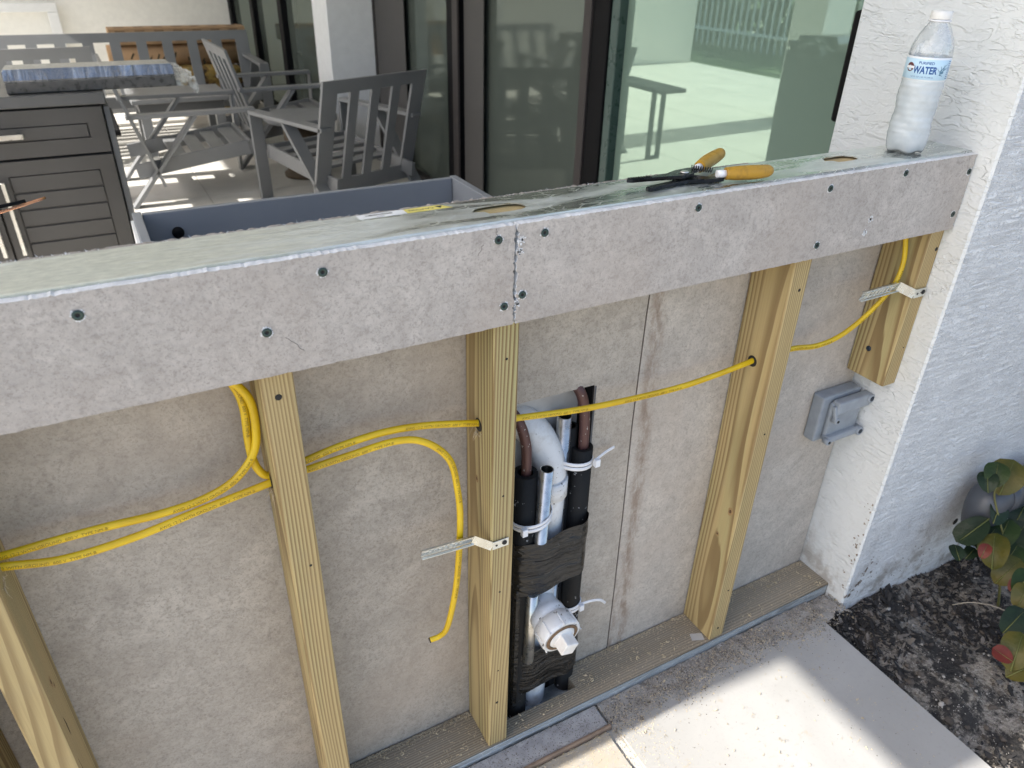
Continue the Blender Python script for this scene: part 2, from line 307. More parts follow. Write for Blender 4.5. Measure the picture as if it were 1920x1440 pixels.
# ------------------------------------------------------------------ mesh helpers
class MB:
    def __init__(s): s.b = bmesh.new()
    def box(s, lo, hi, bev=0, seg=1, rot=None, piv=None, mi=0):
        r = bmesh.ops.create_cube(s.b, size=1); vs = r['verts']
        c = [(a+b)/2 for a, b in zip(lo, hi)]; d = [b-a for a, b in zip(lo, hi)]
        for v in vs: v.co = Vector((v.co.x*d[0]+c[0], v.co.y*d[1]+c[1], v.co.z*d[2]+c[2]))
        if rot is not None:
            p = Vector(piv if piv is not None else c)
            for v in vs: v.co = rot @ (v.co-p) + p
        fs = set(f for v in vs for f in v.link_faces)
        for f in fs: f.material_index = mi
        if bev:
            es = list(set(e for v in vs for e in v.link_edges))
            bmesh.ops.bevel(s.b, geom=es, offset=bev, segments=seg, affect='EDGES', profile=.5)
        return s
    def bar(s, a, b, wdt, thk, side, bev=0):
        """a flat bar from a to b; 'side' is the direction of its wide face's width"""
        a, b = Vector(a), Vector(b); d = (b-a); L = d.length; d.normalize()
        u = Vector(side); u = (u-d*u.dot(d)).normalized(); n = d.cross(u)
        m = Matrix((u, n, d)).transposed()
        r = bmesh.ops.create_cube(s.b, size=1); vs = r['verts']
        for v in vs: v.co = (a+b)/2 + m @ Vector((v.co.x*wdt, v.co.y*thk, v.co.z*L))
        if bev:
            es = list(set(e for v in vs for e in v.link_edges))
            bmesh.ops.bevel(s.b, geom=es, offset=bev, segments=1, affect='EDGES')
        return s
    def tube(s, pts, rad, n=10, cap=True, flat=None, up=None, hollow=0):
        """swept tube; rad number or list; flat=(wide, thin) half sizes with 'up' the wide direction's normal"""
        pts = [Vector(p) for p in pts]; rings = []; N = len(pts)
        prev = None
        for i, p in enumerate(pts):
            t = (pts[min(i+1, N-1)]-pts[max(i-1, 0)]).normalized()
            if flat:
                nn = Vector(up); nn = (nn-t*nn.dot(t)).normalized(); u = t.cross(nn).normalized(); ra, rb = flat; w_ = nn
            else:
                u = prev if prev is not None else (Vector((0, 0, 1)) if abs(t.z) < .9 else Vector((1, 0, 0)))
                u = (u-t*u.dot(t)).normalized(); prev = u; w_ = t.cross(u)
                ra = rb = rad[i] if isinstance(rad, (list, tuple)) else rad
            ring = []
            for k in range(n):
                th = 2*math.pi*k/n
                ring.append(s.b.verts.new(p+u*(math.cos(th)*ra)+w_*(math.sin(th)*rb)))
            rings.append(ring)
        for a, b in zip(rings, rings[1:]):
            for k in range(n): s.b.faces.new((a[k], a[(k+1) % n], b[(k+1) % n], b[k])).smooth = True
        if cap: s.b.faces.new(rings[0][::-1]); s.b.faces.new(rings[-1])
        return s
    def lathe(s, prof, o, axis=(0, 0, 1), n=32, mod=None, cap=True, mi=0):
        """prof: list of (radius, height) along axis from o"""
        o = Vector(o); d = Vector(axis).normalized(); u = d.orthogonal().normalized()
        if abs(d.z) > .99: u = Vector((1, 0, 0))
        w_ = d.cross(u); rings = []
        for (r, h) in prof:
            ring = []
            for k in range(n):
                th = 2*math.pi*k/n; rr, hh = (r, h) if mod is None else mod(r, h, th)
                ring.append(s.b.verts.new(o+d*hh+u*(math.cos(th)*rr)+w_*(math.sin(th)*rr)))
            rings.append(ring)
        for a, b in zip(rings, rings[1:]):
            for k in range(n):
                f = s.b.faces.new((a[k], a[(k+1) % n], b[(k+1) % n], b[k])); f.smooth = True; f.material_index = mi
        if cap:
            for rg in (rings[0][::-1], rings[-1]):
                f = s.b.faces.new(rg); f.material_index = mi
        return s
    def prism(s, outline, holes, fn, t0, t1):
        """2D outline with holes, made solid between t0 and t1; fn(u, v, t) -> xyz"""
        P = [Vector(p) for p in outline]; E = [(i, (i+1) % len(P)) for i in range(len(P))]; loops = [list(range(len(P)))]
        for h in holes:
            k = len(P); P += [Vector(p) for p in h]; E += [(k+i, k+(i+1) % len(h)) for i in range(len(h))]; loops.append(list(range(k, k+len(h))))
        ov, oe, of, iv, ie, iff = delaunay_2d_cdt(P, E, [], 0, 1e-7)
        def inside(q, poly):
            c = False; j = len(poly)-1
            for i in range(len(poly)):
                a, b = poly[i], poly[j]
                if (a[1] > q[1]) != (b[1] > q[1]) and q[0] < (b[0]-a[0])*(q[1]-a[1])/(b[1]-a[1])+a[0]: c = not c
                j = i
            return c
        top = [s.b.verts.new(fn(p.x, p.y, t1)) for p in ov]; bot = [s.b.verts.new(fn(p.x, p.y, t0)) for p in ov]
        for f in of:
            q = sum((ov[i] for i in f), Vector((0, 0)))/len(f)
            if inside(q, outline) and not any(inside(q, h) for h in holes):
                s.b.faces.new([top[i] for i in f]); s.b.faces.new([bot[i] for i in reversed(f)])
        inv = {}
        for i, src in enumerate(iv):
            for k in src: inv[k] = i
        for lp in loops:
            for i, a in enumerate(lp):
                b = lp[(i+1) % len(lp)]; a_, b_ = inv[a], inv[b]
                if a_ != b_:
                    try: s.b.faces.new((bot[a_], bot[b_], top[b_], top[a_]))
                    except ValueError: pass
        bmesh.ops.recalc_face_normals(s.b, faces=s.b.faces[:])
        return s
    def xf(s, m):
        bmesh.ops.transform(s.b, matrix=m, verts=s.b.verts[:]); return s

def wpos(o):
    p = Vector((0, 0, 0))
    while o is not None: p += o.location; o = o.parent
    return p
def obj(name, mb, mat, parent=None, origin=None, smooth=False, local=False):
    """links a builder as one mesh object; vertices in world space unless local"""
    me = bpy.data.meshes.new(name)
    org = Vector(origin) if origin is not None else (wpos(parent) if parent is not None else Vector((0, 0, 0)))
    b = mb.b if isinstance(mb, MB) else mb
    if not local: bmesh.ops.translate(b, vec=-org, verts=b.verts[:])
    if smooth:
        for f in b.faces: f.smooth = True
    b.to_mesh(me); b.free()
    for m in (mat if isinstance(mat, (list, tuple)) else [mat]): me.materials.append(m)
    o = bpy.data.objects.new(name, me); C.objects.link(o)
    if parent is not None:
        o.parent = parent; o.location = (0, 0, 0) if local else org-wpos(parent)
    else: o.location = org
    return o
def tag(o, label=None, cat=None, group=None, kind=None):
    for k, v in (('label', label), ('category', cat), ('group', group), ('kind', kind)):
        if v: o[k] = v
    return o
def thing(name, label, cat, loc=(0, 0, 0), rz=0, group=None):
    o = bpy.data.objects.new(name, None); C.objects.link(o); o.location = loc; o.rotation_euler = (0, 0, rz); o.empty_display_size = .05
    return tag(o, label, cat, group)
def dup(root, loc, rz, label):
    def cp(o, par):
        c = o.copy(); C.objects.link(c); c.parent = par
        for ch in o.children: cp(ch, c)
        return c
    r = cp(root, None); r.location = loc; r.rotation_euler = (0, 0, rz); r['label'] = label
    return r
def smooth_pts(pts, n=8):
    P = [Vector(p) for p in pts]; P = [P[0]*2-P[1]]+P+[P[-1]*2-P[-2]]; out = []
    for i in range(1, len(P)-2):
        a, b, c, d = P[i-1:i+3]
        for k in range(n):
            t = k/n
            out.append(.5*((2*b)+(c-a)*t+(2*a-5*b+4*c-d)*t*t+(3*b-a-3*c+d)*t**3))
    out.append(P[-2]); return out
def text_mesh(s, size, align='CENTER', bold=0):
    cu = bpy.data.curves.new('lettering', 'FONT'); cu.body = s; cu.size = size; cu.align_x = align; cu.align_y = 'CENTER'; cu.offset = bold; cu.resolution_u = 3
    o = bpy.data.objects.new('lettering', cu); C.objects.link(o)
    bpy.context.view_layer.update()
    me = bpy.data.meshes.new_from_object(o.evaluated_get(bpy.context.evaluated_depsgraph_get()))
    bpy.data.objects.remove(o); b = bmesh.new(); b.from_mesh(me); bpy.data.meshes.remove(me)
    return b

# ================================================================== SETTING
ZP = .06
g = MB()
g.b.faces.new([g.b.verts.new(p) for p in ((-150, -150, -.09), (150, -150, -.09), (150, 150, -.09), (-150, 150, -.09))])
tag(obj('ground', g, EARTH), kind='structure')
g = MB(); g.box((-40, .8, -.088), (-3.45, 40, .02)); g.box((-40, -12, -.088), (-6.6, .8, -.02))
tag(obj('lawn', g, LAWN), kind='structure')
pf = tag(obj('patio_floor', MB().box((-3.45, .105, -.08), (2.6, 7.6, ZP-.006)), GROUT), kind='structure')
tm = None
for i in range(10):
    for j in range(13):
        x0 = 2.0-.6*(i+1)+.0; y0 = .11+.6*j
        if x0 < -3.5 or y0 > 7.3: continue
        if tm is None:
            o = obj('tile', MB().box((x0+.002, y0+.002, ZP-.007), (x0+.598, y0+.598, ZP), .0015), TILEP, pf, (x0, y0, ZP)); tm = o
        else:
            o = tm.copy(); C.objects.link(o); o.parent = pf; o.location = (x0, y0, ZP)
wk = tag(obj('walkway', MB().box((-6.5, -8.0, -.085), (1.52, -.002, -.008)), GROUT), kind='structure')  # extended far out of view in front to bounce light onto the wall
for i, x0 in enumerate((.934, .331, -.272, -.875)):
    for j in range(4):
        y1 = (-.030 if x0 > .9 else -.062)-.603*j
        obj('tile', MB().box((x0+.002, y1-.598, -.009), (x0+.586, y1, 0), .002), TILEF, wk, (x0, y1, 0))
# front strip of mortar with a thin brown edge, and the gutter of debris along the track
obj('mortar_strip', MB().box((-.4, -.052, -.006), (.926, -.004, .0035), .002), CONC, wk)
obj('edge_strip', MB().box((-.4, -.0605, -.006), (.93, -.0535, .007), .002), plain('brown_strip', (.24, .17, .12), .8, 0, .25, 40), wk)
b = MB(); 
def deb(x, y):
    return .004*noise.noise(Vector((x*40, y*40, 3)))
NX, NY = 300, 22; grid = []
def deb_w(x):     # how far the spilled dirt reaches out over the tile
    return   .062+.040*noise.noise(Vector((x*6, 1, 0)))+.026*noise.noise(Vector((x*22, 4, 0)))+.012*noise.noise(Vector((x*75, 8, 0)))+.018*max(0, (x-1.38)/.2)
for i in range(NX+1):
    for j in range(NY+1):
        x = .93+.655*i/NX; k = j/NY; yy = -.0035-deb_w(x)*k
        hgt = .0042*min(1, 3.2*(1-k))+.0026*noise.noise(Vector((x*60, yy*60, 3)))+.0016*noise.noise(Vector((x*190, yy*190, 5)))
        if x > 1.525: hgt -= .006*(1-k)
        grid.append(b.b.verts.new((x, yy, hgt-.0022 if j < NY else -.002)))
for i in range(NX):
    for j in range(NY): b.b.faces.new((grid[i*(NY+1)+j], grid[i*(NY+1)+j+1], grid[(i+1)*(NY+1)+j+1], grid[(i+1)*(NY+1)+j]))
tag(obj('debris_strip', b, SANDYM, smooth=True), kind='structure')
# planting bed to the right of the walkway
def bedz(x, y):
    return -.028+.03*noise.noise(Vector((x*3.2, y*3.2, 0)))+.016*noise.noise(Vector((x*11, y*11, 5)))+.008*noise.noise(Vector((x*40, y*40, 2)))-.035*min(1, max(0, (x-1.6)/.9))
b = MB(); N = 120; gv = {}
for i in range(N+1):
    for j in range(N+1):
        x = 1.5215+2.2*i/N; y = .0-2.0*(j/N)
        if y > -.04 and x > 1.598: y = -.0462+.004*(.0-y)
        gv[i, j] = b.b.verts.new((x, y, min(bedz(x, y), -.004 if x < 1.56 else 1)))
for i in range(N):
    for j in range(N): b.b.faces.new((gv[i, j], gv[i, j+1], gv[i+1, j+1], gv[i+1, j]))
tag(obj('planting_bed', b, MULCH, smooth=True), kind='structure')

# house: pillar wall, recessed door wall, far wall, roof
XP, YP, YPB = 1.5985, -.0462, .288
b = MB().box((XP, YP, -.12), (4.6, YPB, 2.72), .004)
pil = obj('stucco_pillar', b, [STUCF, STUCL], origin=(XP, YP, 0))
for p in pil.data.polygons:
    if p.normal.x < -.5: p.material_index = 1
ch = MB(); q = random.Random(17)
def flake(fn, u, v, r):
    P = []; k = q.randrange(6, 10)
    for i in range(k):
        th = 2*math.pi*i/k; rr = r*q.uniform(.45, 1.15); P.append(ch.b.verts.new(fn(u+math.cos(th)*rr, v+math.sin(th)*rr*q.uniform(.6, 1.3))))
    ch.b.faces.new(P)
for k in range(34):      # chips along the corner, left face
    z = .04+.26*q.random(); flake(lambda u, v: (XP-.0004, u, v), YP+.004+abs(q.gauss(0, .008)), z, q.uniform(.0010, .0036))
for (u, v, r) in ((1.629, .052, .012), (1.640, .075, .006), (1.650, .088, .007), (1.662, .105, .006), (1.655, .118, .004), (1.612, .022, .008), (1.625, .030, .006), (1.684, .092, .004), (1.67, .07, .004)):
    for j in range(4): flake(lambda a, b_: (a, YP-.0004, b_), u+q.gauss(0, r*.5), v+q.gauss(0, r*.5), r*q.uniform(.3, .8))
for k in range(60): flake(lambda a, b_: (a, YP-.0004, b_), XP+.01+.3*q.random(), .005+abs(q.gauss(0, .045)), q.uniform(.0008, .0028))
obj('chipped_spots', ch, plain('bare_render', (.25, .205, .165), .95, 0, .35, 120, .4), pil)['kind'] = 'stuff'
tag(pil, 'white textured stucco pillar wall at the right end of the open framed wall', 'pillar')
hw = thing('house_wall', 'white stucco wall corner between the two dark sliding doors', 'wall', (1.7, 4.14, ZP))
obj('return_wall', MB().box((1.7, 4.14, ZP), (2.3, 4.46, 2.72), .003), WHITE, hw)
obj('corner_trim', MB().box((1.984, 4.115, ZP), (2.06, 4.138, 2.4)), BRONZE, hw)
obj('lintel', MB().box((2.03, YPB, 2.35), (2.3, 4.138, 2.72)), WHITE, hw)
obj('far_lintel', MB().box((1.72, 4.46, 2.35), (2.3, 7.4, 2.72)), WHITE, hw)
tag(obj('far_wall', MB().box((-3.4, 7.42, -.05), (2.4, 7.65, 2.72), .003), CREAM), 'cream stucco wall at the far end of the patio', 'wall')
rf = thing('patio_roof', 'flat patio roof above the furniture casting the shade', 'roof', (0, 3.6, 2.72))
obj('roof_deck', MB().box((-1.95, .1, 2.72), (5, 7.7, 2.95)), WHITE, rf)
obj('eave', MB().box((-1.66, -.25, 2.72), (5, .098, 2.95)), WHITE, rf)
col = tag(obj('patio_column', MB().box((-1.95, 3.85, ZP), (-1.62, 4.2, 2.718), .005), WHITE), 'white square column holding the open edge of the patio roof, mirrored in the green glass', 'column')

# doors -----------------------------------------------------------
DX = 2.0
def door(name, label, x, y0, y1, segs, glass, frame, handle=None):
    t = thing(name, label, 'sliding door', (x, (y0+y1)/2, ZP))
    fr = MB(); fr.box((x-.015, y0, ZP), (x+.07, y1, ZP+.05), .002); fr.box((x-.015, y0, 2.30), (x+.07, y1, 2.348), .002)
    obj('door_frame', fr, frame, t)
    for (a, bq, st) in segs:
        pn = obj('glass_pane', MB().box((x+.022, a+.001, ZP+.051), (x+.030, bq-.001, 2.299)), glass[st], t)
    return t
gd = door('sliding_door', 'sliding door with a green mirror-like pane and black frame beside the pillar', DX, YPB+.001, 1.775, [(YPB+.02, 1.575, 0)], [GLASSG], BLACK)
obj('stile', MB().box((DX-.02, 1.625, ZP+.052), (DX+.05, 1.722, 2.298), .003), BLACK, gd)
obj('stile', MB().box((DX-.012, 1.577, ZP+.052), (DX+.046, 1.623, 2.298), .003), plain('green_edge_frame', (.05, .085, .075), .3), gd)
obj('stile', MB().box((DX-.03, 1.724, ZP+.052), (DX+.046, 1.772, 2.298), .003), BRONZE, gd)
h = MB().box((DX-.075, .522, .955), (DX-.055, .565, 1.205), .008, 2); h.box((DX-.056, .535, .99), (DX+.022, .55, 1.005)); h.box((DX-.056, .535, 1.155), (DX+.022, .55, 1.17))
obj('handle', h, BLACK, gd)
sd1 = door('sliding_door', 'dark screened sliding door behind the nearest grey chair', DX, 1.776, 4.112, [(1.78, 2.85, 0), (3.0, 4.10, 0)], [GLASSD], BRONZE)
obj('stile', MB().box((DX-.03, 2.852, ZP+.052), (DX+.046, 2.998, 2.298), .004), BLACK, sd1)
obj('stile', MB().box((DX-.045, 2.84, ZP+.052), (DX-.031, 2.90, 2.298), .003), BRONZE, sd1)
obj('screen_panel', MB().box((DX-.012, 2.62, ZP+.052), (DX-.008, 2.83, 2.298)), SCREENM, sd1)
obj('screen_panel', MB().box((DX-.012, 3.62, ZP+.052), (DX-.008, 4.10, 2.298)), SCREENM, sd1)
sd2 = door('sliding_door', 'darkest sliding door at the far corner behind the bench end', 1.72, 4.462, 7.418, [(4.47, 5.3, 0), (5.42, 6.3, 0), (6.42, 7.3, 0)], [GLASSD], BLACK)
for y in (5.302, 6.302, 7.302): obj('stile', MB().box((1.70, y, ZP+.052), (1.77, y+.116, 2.298), .004), BLACK, sd2)

# beyond the open side: fence and hedge (seen mirrored in the glass)
fn = thing('picket_fence', 'pale metal picket fence along the garden, mirrored in the green glass', 'fence', (-5.2, 9, 0))
for z in (.25, 1.25): obj('rail', MB().box((-5.22, 2.0, z), (-5.18, 14, z+.04)), WHITE, fn)
pk = None
for i in range(90):
    y = 2.1+.13*i
    if pk is None: pk = obj('picket', MB().box((-5.212, y, .05), (-5.188, y+.024, 1.4)), WHITE, fn, (-5.2, y, .05))
    else:
        o = pk.copy(); C.objects.link(o); o.parent = fn; o.location = Vector((-5.2, y, .05))-wpos(fn)
b = bmesh.new(); hr = random.Random(3)
for i in range(16000):
    y = hr.uniform(1, 17); d = hr.random()**.5; z = hr.uniform(0, 2.3+.25*math.sin(y*1.7)); x = -6.2-hr.uniform(0, 1.1)+.15*math.sin(y*3.1+z*2)
    q = Vector((x, y, z)); s_ = hr.uniform(.05, .1); u = Vector((hr.gauss(0, 1), hr.gauss(0, 1), hr.gauss(0, 1))).normalized(); v = u.orthogonal()*s_*.6; u *= s_
    b.faces.new([b.verts.new(p) for p in (q-u, q+v, q+u, q-v)])
tag(obj('hedge', b, HEDGE), 'dense green hedge behind the picket fence, mirrored in the glass', 'hedge', kind='stuff')

# ================================================================== THE OPEN FRAMED WALL
T, D = .038, .089
ZS = .0242
kw = thing('knee_wall', 'unfinished low wall of pine studs with grey cement board and a metal cap', 'wall', (.65, .045, 0))
X0 = -.55
def stud(x, z0=ZS+.0005, z1=.985, name='stud', label=None):
    o = obj(name, MB().box((x, .0005, z0), (x+T, D-.0015, z1), .0028, 2), WOODZ, kw, (x+T/2, D/2, z0))
    if label: o['label'] = label
    return o
S0 = stud(.0615); S00 = stud(-.02); S1 = stud(.3965); S2 = stud(.690); S3 = stud(1.2262)
S4 = stud(1.5605, .577, .985, 'end_block', 'short pine block screwed to the stucco pillar')
# sole plate with the pipe notch
sp = MB().prism([(X0, .0005), (1.5975, .0005), (1.5975, .0865), (.905, .0865), (.905, .036), (.745, .036), (.745, .0865), (X0, .0865)], [], lambda u, v, t: (u, v, t), -.013, ZS)
obj('sole_plate', sp, WOODX, kw, (.3, .045, ZS))
tr = MB(); tr.box((X0, -.0022, -.004), (1.590, -.0008, .0215)); tr.box((X0, -.0022, -.0155), (1.590, .0875, -.0142))
tr.tube([(X0, -.0016, .0216), (1.590, -.0016, .0216)], .0013, 10); tr.tube([(X0, -.0020, .0095), (1.590, -.0020, .0095)], .0009, 8)
obj('bottom_track', tr, m_galv('galvanized_lip', .42, (.50, .54, .57)), kw)
obj('top_plate', MB().box((X0, .0005, .986), (1.5975, .0855, 1.0300), .002), m_wood('treated_pine_plate', 0, (.55, .42, .22), (.32, .2, .08)), kw, (.7, .045, 1.0))
def slot(cx, cyy, L, W, seed):
    q = random.Random(seed); P = []
    for k in range(18):
        th = 2*math.pi*k/18; sx = abs(math.cos(th))**.6*math.copysign(1, math.cos(th)); sy = abs(math.sin(th))**.8*math.copysign(1, math.sin(th))
        P.append((cx+L/2*sx, cyy+W/2*sy))
    # torn corner at the left
    P[8] = (cx-L*.50, cyy+W*.12); P[9] = (cx-L*.56, cyy-W*.02); P[10] = (cx-L*.34, cyy-W*.18); P[11] = (cx-L*.30, cyy-W*.44)
    return P
out = [(X0, -.0006), (1.5975, -.0006), (1.5975, .0865), (X0, .0865)]
web = MB().prism(out, [slot(.718, .043, .070, .030, 1), slot(1.335, .050, .066, .030, 2)], lambda u, v, t: (u, v, t), 1.0328, 1.0342)
web.box((X0, -.0012, 1.006), (1.5975, .0000, 1.0328)); web.box((X0, .0859, 1.0), (1.5975, .0871, 1.0328))
web.tube([(X0, .0003, 1.0330), (1.5975, .0003, 1.0330)], .0016, 12)
obj('top_track', web, m_galv('galvanized_cap', wall_sheen=True), kw)
# fascia boards: rough, nibbled edges
def board(name, outline, holes, y0, y1, mat, origin):
    mb = MB().prism(outline, holes, lambda u, v, t: (u, t, v), y0, y1)
    o = obj(name, mb, [mat, CORE if name == 'fascia_board' else RAWE], kw, origin)
    for p in o.data.polygons:
        if abs(p.normal.y) < .6: p.material_index = 1
    return o
def rough_edge(a, b, n, amp, seed):
    q = random.Random(seed); a, b = Vector(a), Vector(b); nn = Vector((-(b-a).y, (b-a).x)).normalized(); P = []
    for i in range(n):
        P.append(a.lerp(b, i/n)+nn*(q.gauss(0, amp) if i else 0))
    return [tuple(p) for p in P]
ZF0, ZF1 = .9017, 1.0312
def fboard(xa, xb, seed):
    P = rough_edge((xa, ZF0), (xb, ZF0), 200, .00025, seed)+rough_edge((xb, ZF0), (xb, ZF1), 46, .0009, seed+1)+rough_edge((xb, ZF1), (xa, ZF1), 420, .00032, seed+2)+rough_edge((xa, ZF1), (xa, ZF0), 46, .0009, seed+3)
    return board('fascia_board', P, [], -.0130, -.0014, FASCIA, ((xa+xb)/2, -.007, ZF0))
fb1 = fboard(X0, .7095, 11); fb2 = fboard(.7135, 1.5955, 21)
BL = board('back_board', [(X0, .0), (.762, .0), (.762, .706), (.9225, .7025), (.9265, .012)]+[(1.0175, .012)]+[(1.013+.004*math.sin(z*7), z) for z in (.2, .4, .6, .8, .95)]+[(1.012, 1.0312)]+rough_edge((1.011, 1.0312), (X0, 1.0312), 420, .0006, 5), [], D+.0002, D+.0115, BACKB, (.5, .09, .3))
BR = board('back_board', [(1.0208, .012), (1.595, .012), (1.595, 1.020), (1.19, 1.022), (1.185, 1.0312), (1.0150, 1.0312)]+[(1.0160+.004*math.sin(z*7), z) for z in (.95, .8, .6, .4, .2)], [], D+.0002, D+.0115, BACKS, (1.3, .09, .3))
obj('notch_edge', MB().box((.9228, D-.0006, .05), (.9262, D+.0118, .70)), plain('raw_board_edge', (.10, .10, .105), .8, 0, .2, 60), kw)
obj('seam_gap', MB().box((1.008, D+.0118, .02), (1.026, D+.0135, 1.02)), DARK, kw)
def screw(parent, x, y, z, r=.0052, mat=SCREW, nrm=(0, -1, 0), burr=True):
    """countersunk head with a star recess and a ring of crumbled board"""
    b = MB(); d = Vector(nrm); b.lathe([(r*.55, .0), (r, .0006), (r*1.0, .0013), (r*.42, .0011), (r*.3, -.0004)], (x, y, z), d, 14, mi=0)
    for f in b.b.faces[-1:]: f.material_index = 1
    for f in b.b.faces:
        c = f.calc_center_median()-Vector((x, y, z)); c -= d*c.dot(d)
        if c.length < r*.38: f.material_index = 1
    o = obj('screw', b, [mat, DARK], parent, (x, y, z))
    if burr:
        q = random.Random(int(x*1e4+z*1e3)); m = MB(); k = 16
        for i in range(k):
            th = 2*math.pi*i/k; rr = r*(1.08+.1*q.random()); s_ = .0011*(.4+q.random()*.8)
            if q.random() < .3: continue
            c = Vector((x+math.cos(th)*rr, y, z+math.sin(th)*rr)); m.box(tuple(c-Vector((s_, .0003, s_))), tuple(c+Vector((s_, -.0000, s_))), rot=Matrix.Rotation(q.random()*3, 3, 'Y'))
        o2 = obj('burr', m, CORE, parent, (x, y, z)); o2['kind'] = 'stuff'
    return o
fl = [(.246, 1.009), (.477, 1.012), (.411, .955), (.687, 1.016), (.696, .929)]
frr = [(.750, 1.016), (.7215, .940), (.991, 1.016), (1.247, 1.013), (1.247, .924), (1.417, 1.018), (1.587, 1.003), (1.581, .930)]
for x, z in fl: screw(fb1, x, -.0131, z)
for x, z in frr: screw(fb2, x, -.0131, z)
# torn empty screw holes and crumbs along the joint
def crater(parent, x, z, r):
    q = random.Random(int(x*9999+z*777)); m = MB()
    for i in range(14):
        th = q.random()*6.28; rr = r*(.5+.8*q.random()); s_ = r*.28*(.4+q.random())
        c = Vector((x+math.cos(th)*rr, -.0131, z+math.sin(th)*rr)); m.box(tuple(c-Vector((s_, .0007, s_))), tuple(c+Vector((s_, 0, s_*.6))), rot=Matrix.Rotation(q.random()*3, 3, 'Y'))
    o = obj('chipped_rim', m, CORE, parent, (x, -.013, z)); o['kind'] = 'stuff'
    d = MB(); d.lathe([(r*.55, .0001), (r*.5, .0003)], (x, -.0130, z), (0, -1, 0), 9); obj('hole', d, DARK, parent, (x, -.013, z))
for x, z in ((1.361, .950), (1.356, .930)): crater(fb2, x, z, .0045)
for x, z in ((.7185, 1.012), (.7165, .997), (.7155, .929)): crater(fb2, x, z, .0042)
# hairline cracks
ck = MB()
for a, bq in (((.66, -.0132, 1.0), (.668, -.0132, 1.014)), ((.43, -.0132, .945), (.447, -.0132, .925)), ((.685, -.0132, 1.0305), (.6855, -.0132, 1.021))):
    P = [Vector(a).lerp(Vector(bq), i/8)+Vector((rnd.gauss(0, .0009), 0, rnd.gauss(0, .0009))) for i in range(9)]
    ck.tube(P, .00028, 4)
obj('hairline_crack', ck, plain('crack_shade', (.16, .15, .14), .9), fb1)['kind'] = 'stuff'
# fibre fuzz along the rear board's sawn top edge
fz = MB(); q = random.Random(9)
for i in range(900):
    x = q.uniform(.15, 1.18); a = Vector((x, D+.001+q.random()*.010, 1.031)); l = .0012+.0035*q.random()**3
    d = Vector((q.gauss(0, 1), q.gauss(0, .8), q.random()*1.3)).normalized()*l; s_ = Vector((.0005, .0003, 0))
    fz.b.faces.new([fz.b.verts.new(p) for p in (a-s_, a+s_, a+d)])
for i in range(500):
    x = q.uniform(.15, 1.59); a = Vector((x, -.012+q.random()*.011, 1.0312)); l = .0008+.002*q.random()**2
    d = Vector((q.gauss(0, 1), q.gauss(0, .6), q.random()*.5)).normalized()*l; s_ = Vector((.0006, .0004, 0))
    fz.b.faces.new([fz.b.verts.new(p) for p in (a-s_, a+s_, a+d)])
obj('fibre_fuzz', fz, plain('white_fibre', (.8, .8, .8), .9), kw)['kind'] = 'stuff'
# screws, nail holes in the timber
for (x, z) in ((S4, .776), (S4, .640)):
    b = MB().lathe([(.002, 0), (.0055, .0004), (.0055, .0016), (.002, .0022)], (1.5605, .045 if z > .7 else .052, z), (-1, 0, 0), 12); obj('screw', b, SCREWB, x, (1.56, .05, z))
for (so_, x, z, r) in ((S1, .4145, .866, .0042), (S1, .4215, .604, .002), (S2, .709, .845, .002), (S2, .7085, .615, .0018), (S2, .705, .145, .0028), (S2, .706, .42, .0018), (S2, .706, .23, .0016), (S3, 1.249, .843, .003), (S3, 1.2475, .56, .002), (S3, 1.2495, .165, .002), (S4, 1.59, .86, .004), (S4, 1.588, .66, .0016), (S3, 1.245, .055, .003)):
    b = MB().lathe([(r, .0), (r*.8, .0004)], (x, .0003, z), (0, -1, 0), 9); obj('nail_hole', b, DARK, so_, (x, 0, z))
# knots showing on the faces of the right-hand and left studs
KN = [plain('knot_ring', (.30, .20, .09), .75, 0, .2, 80), plain('knot_heart', (.10, .05, .022), .75, 0, .3, 120)]
def knot(st, x, y, z, r, el, sg):
    for k, (rr, m_) in enumerate(((1.0, KN[0]), (.45, KN[1]))):
        b = MB(); P = []
        for i in range(16):
            th = 2*math.pi*i/16; P.append((math.cos(th)*r*rr*(1+.18*math.sin(3*th+x*50)), math.sin(th)*r*rr*el*(1+.15*math.sin(2*th+z*9))))
        b.b.faces.new([b.b.verts.new((x+sg*.0002*(k+1), y+u, z+v)) for u, v in P]); obj('knot', b, m_, st, (x, y, z))
knot(S3, 1.2262, .020, .372, .0065, 1.5, -1); knot(S3, 1.2262, .040, .300, .0045, 1.4, -1); knot(S0, .0995, .038, .520, .005, 1.7, 1); knot(S0, .0995, .046, .505, .003, 1.8, 1); knot(S2, .690, .05, .62, .004, 1.6, -1)
# cracks in the left stud
ck = MB(); P = [Vector((.0994, .012+.0012*math.sin(i*2.3)+.0006*i, .40-.02*i)) for i in range(9)]; ck.tube(P, [.0002, .0005, .0009, .0012, .0008, .0006, .0009, .0005, .0002], 5); ck.tube([Vector((.0996, .024, .47)), Vector((.0996, .026, .455)), Vector((.0996, .0255, .44)), Vector((.0996, .027, .43))], [.0002, .0007, .0006, .0001], 5)
obj('split', ck, plain('split_shade', (.05, .032, .016), .9), S0)['kind'] = 'stuff'

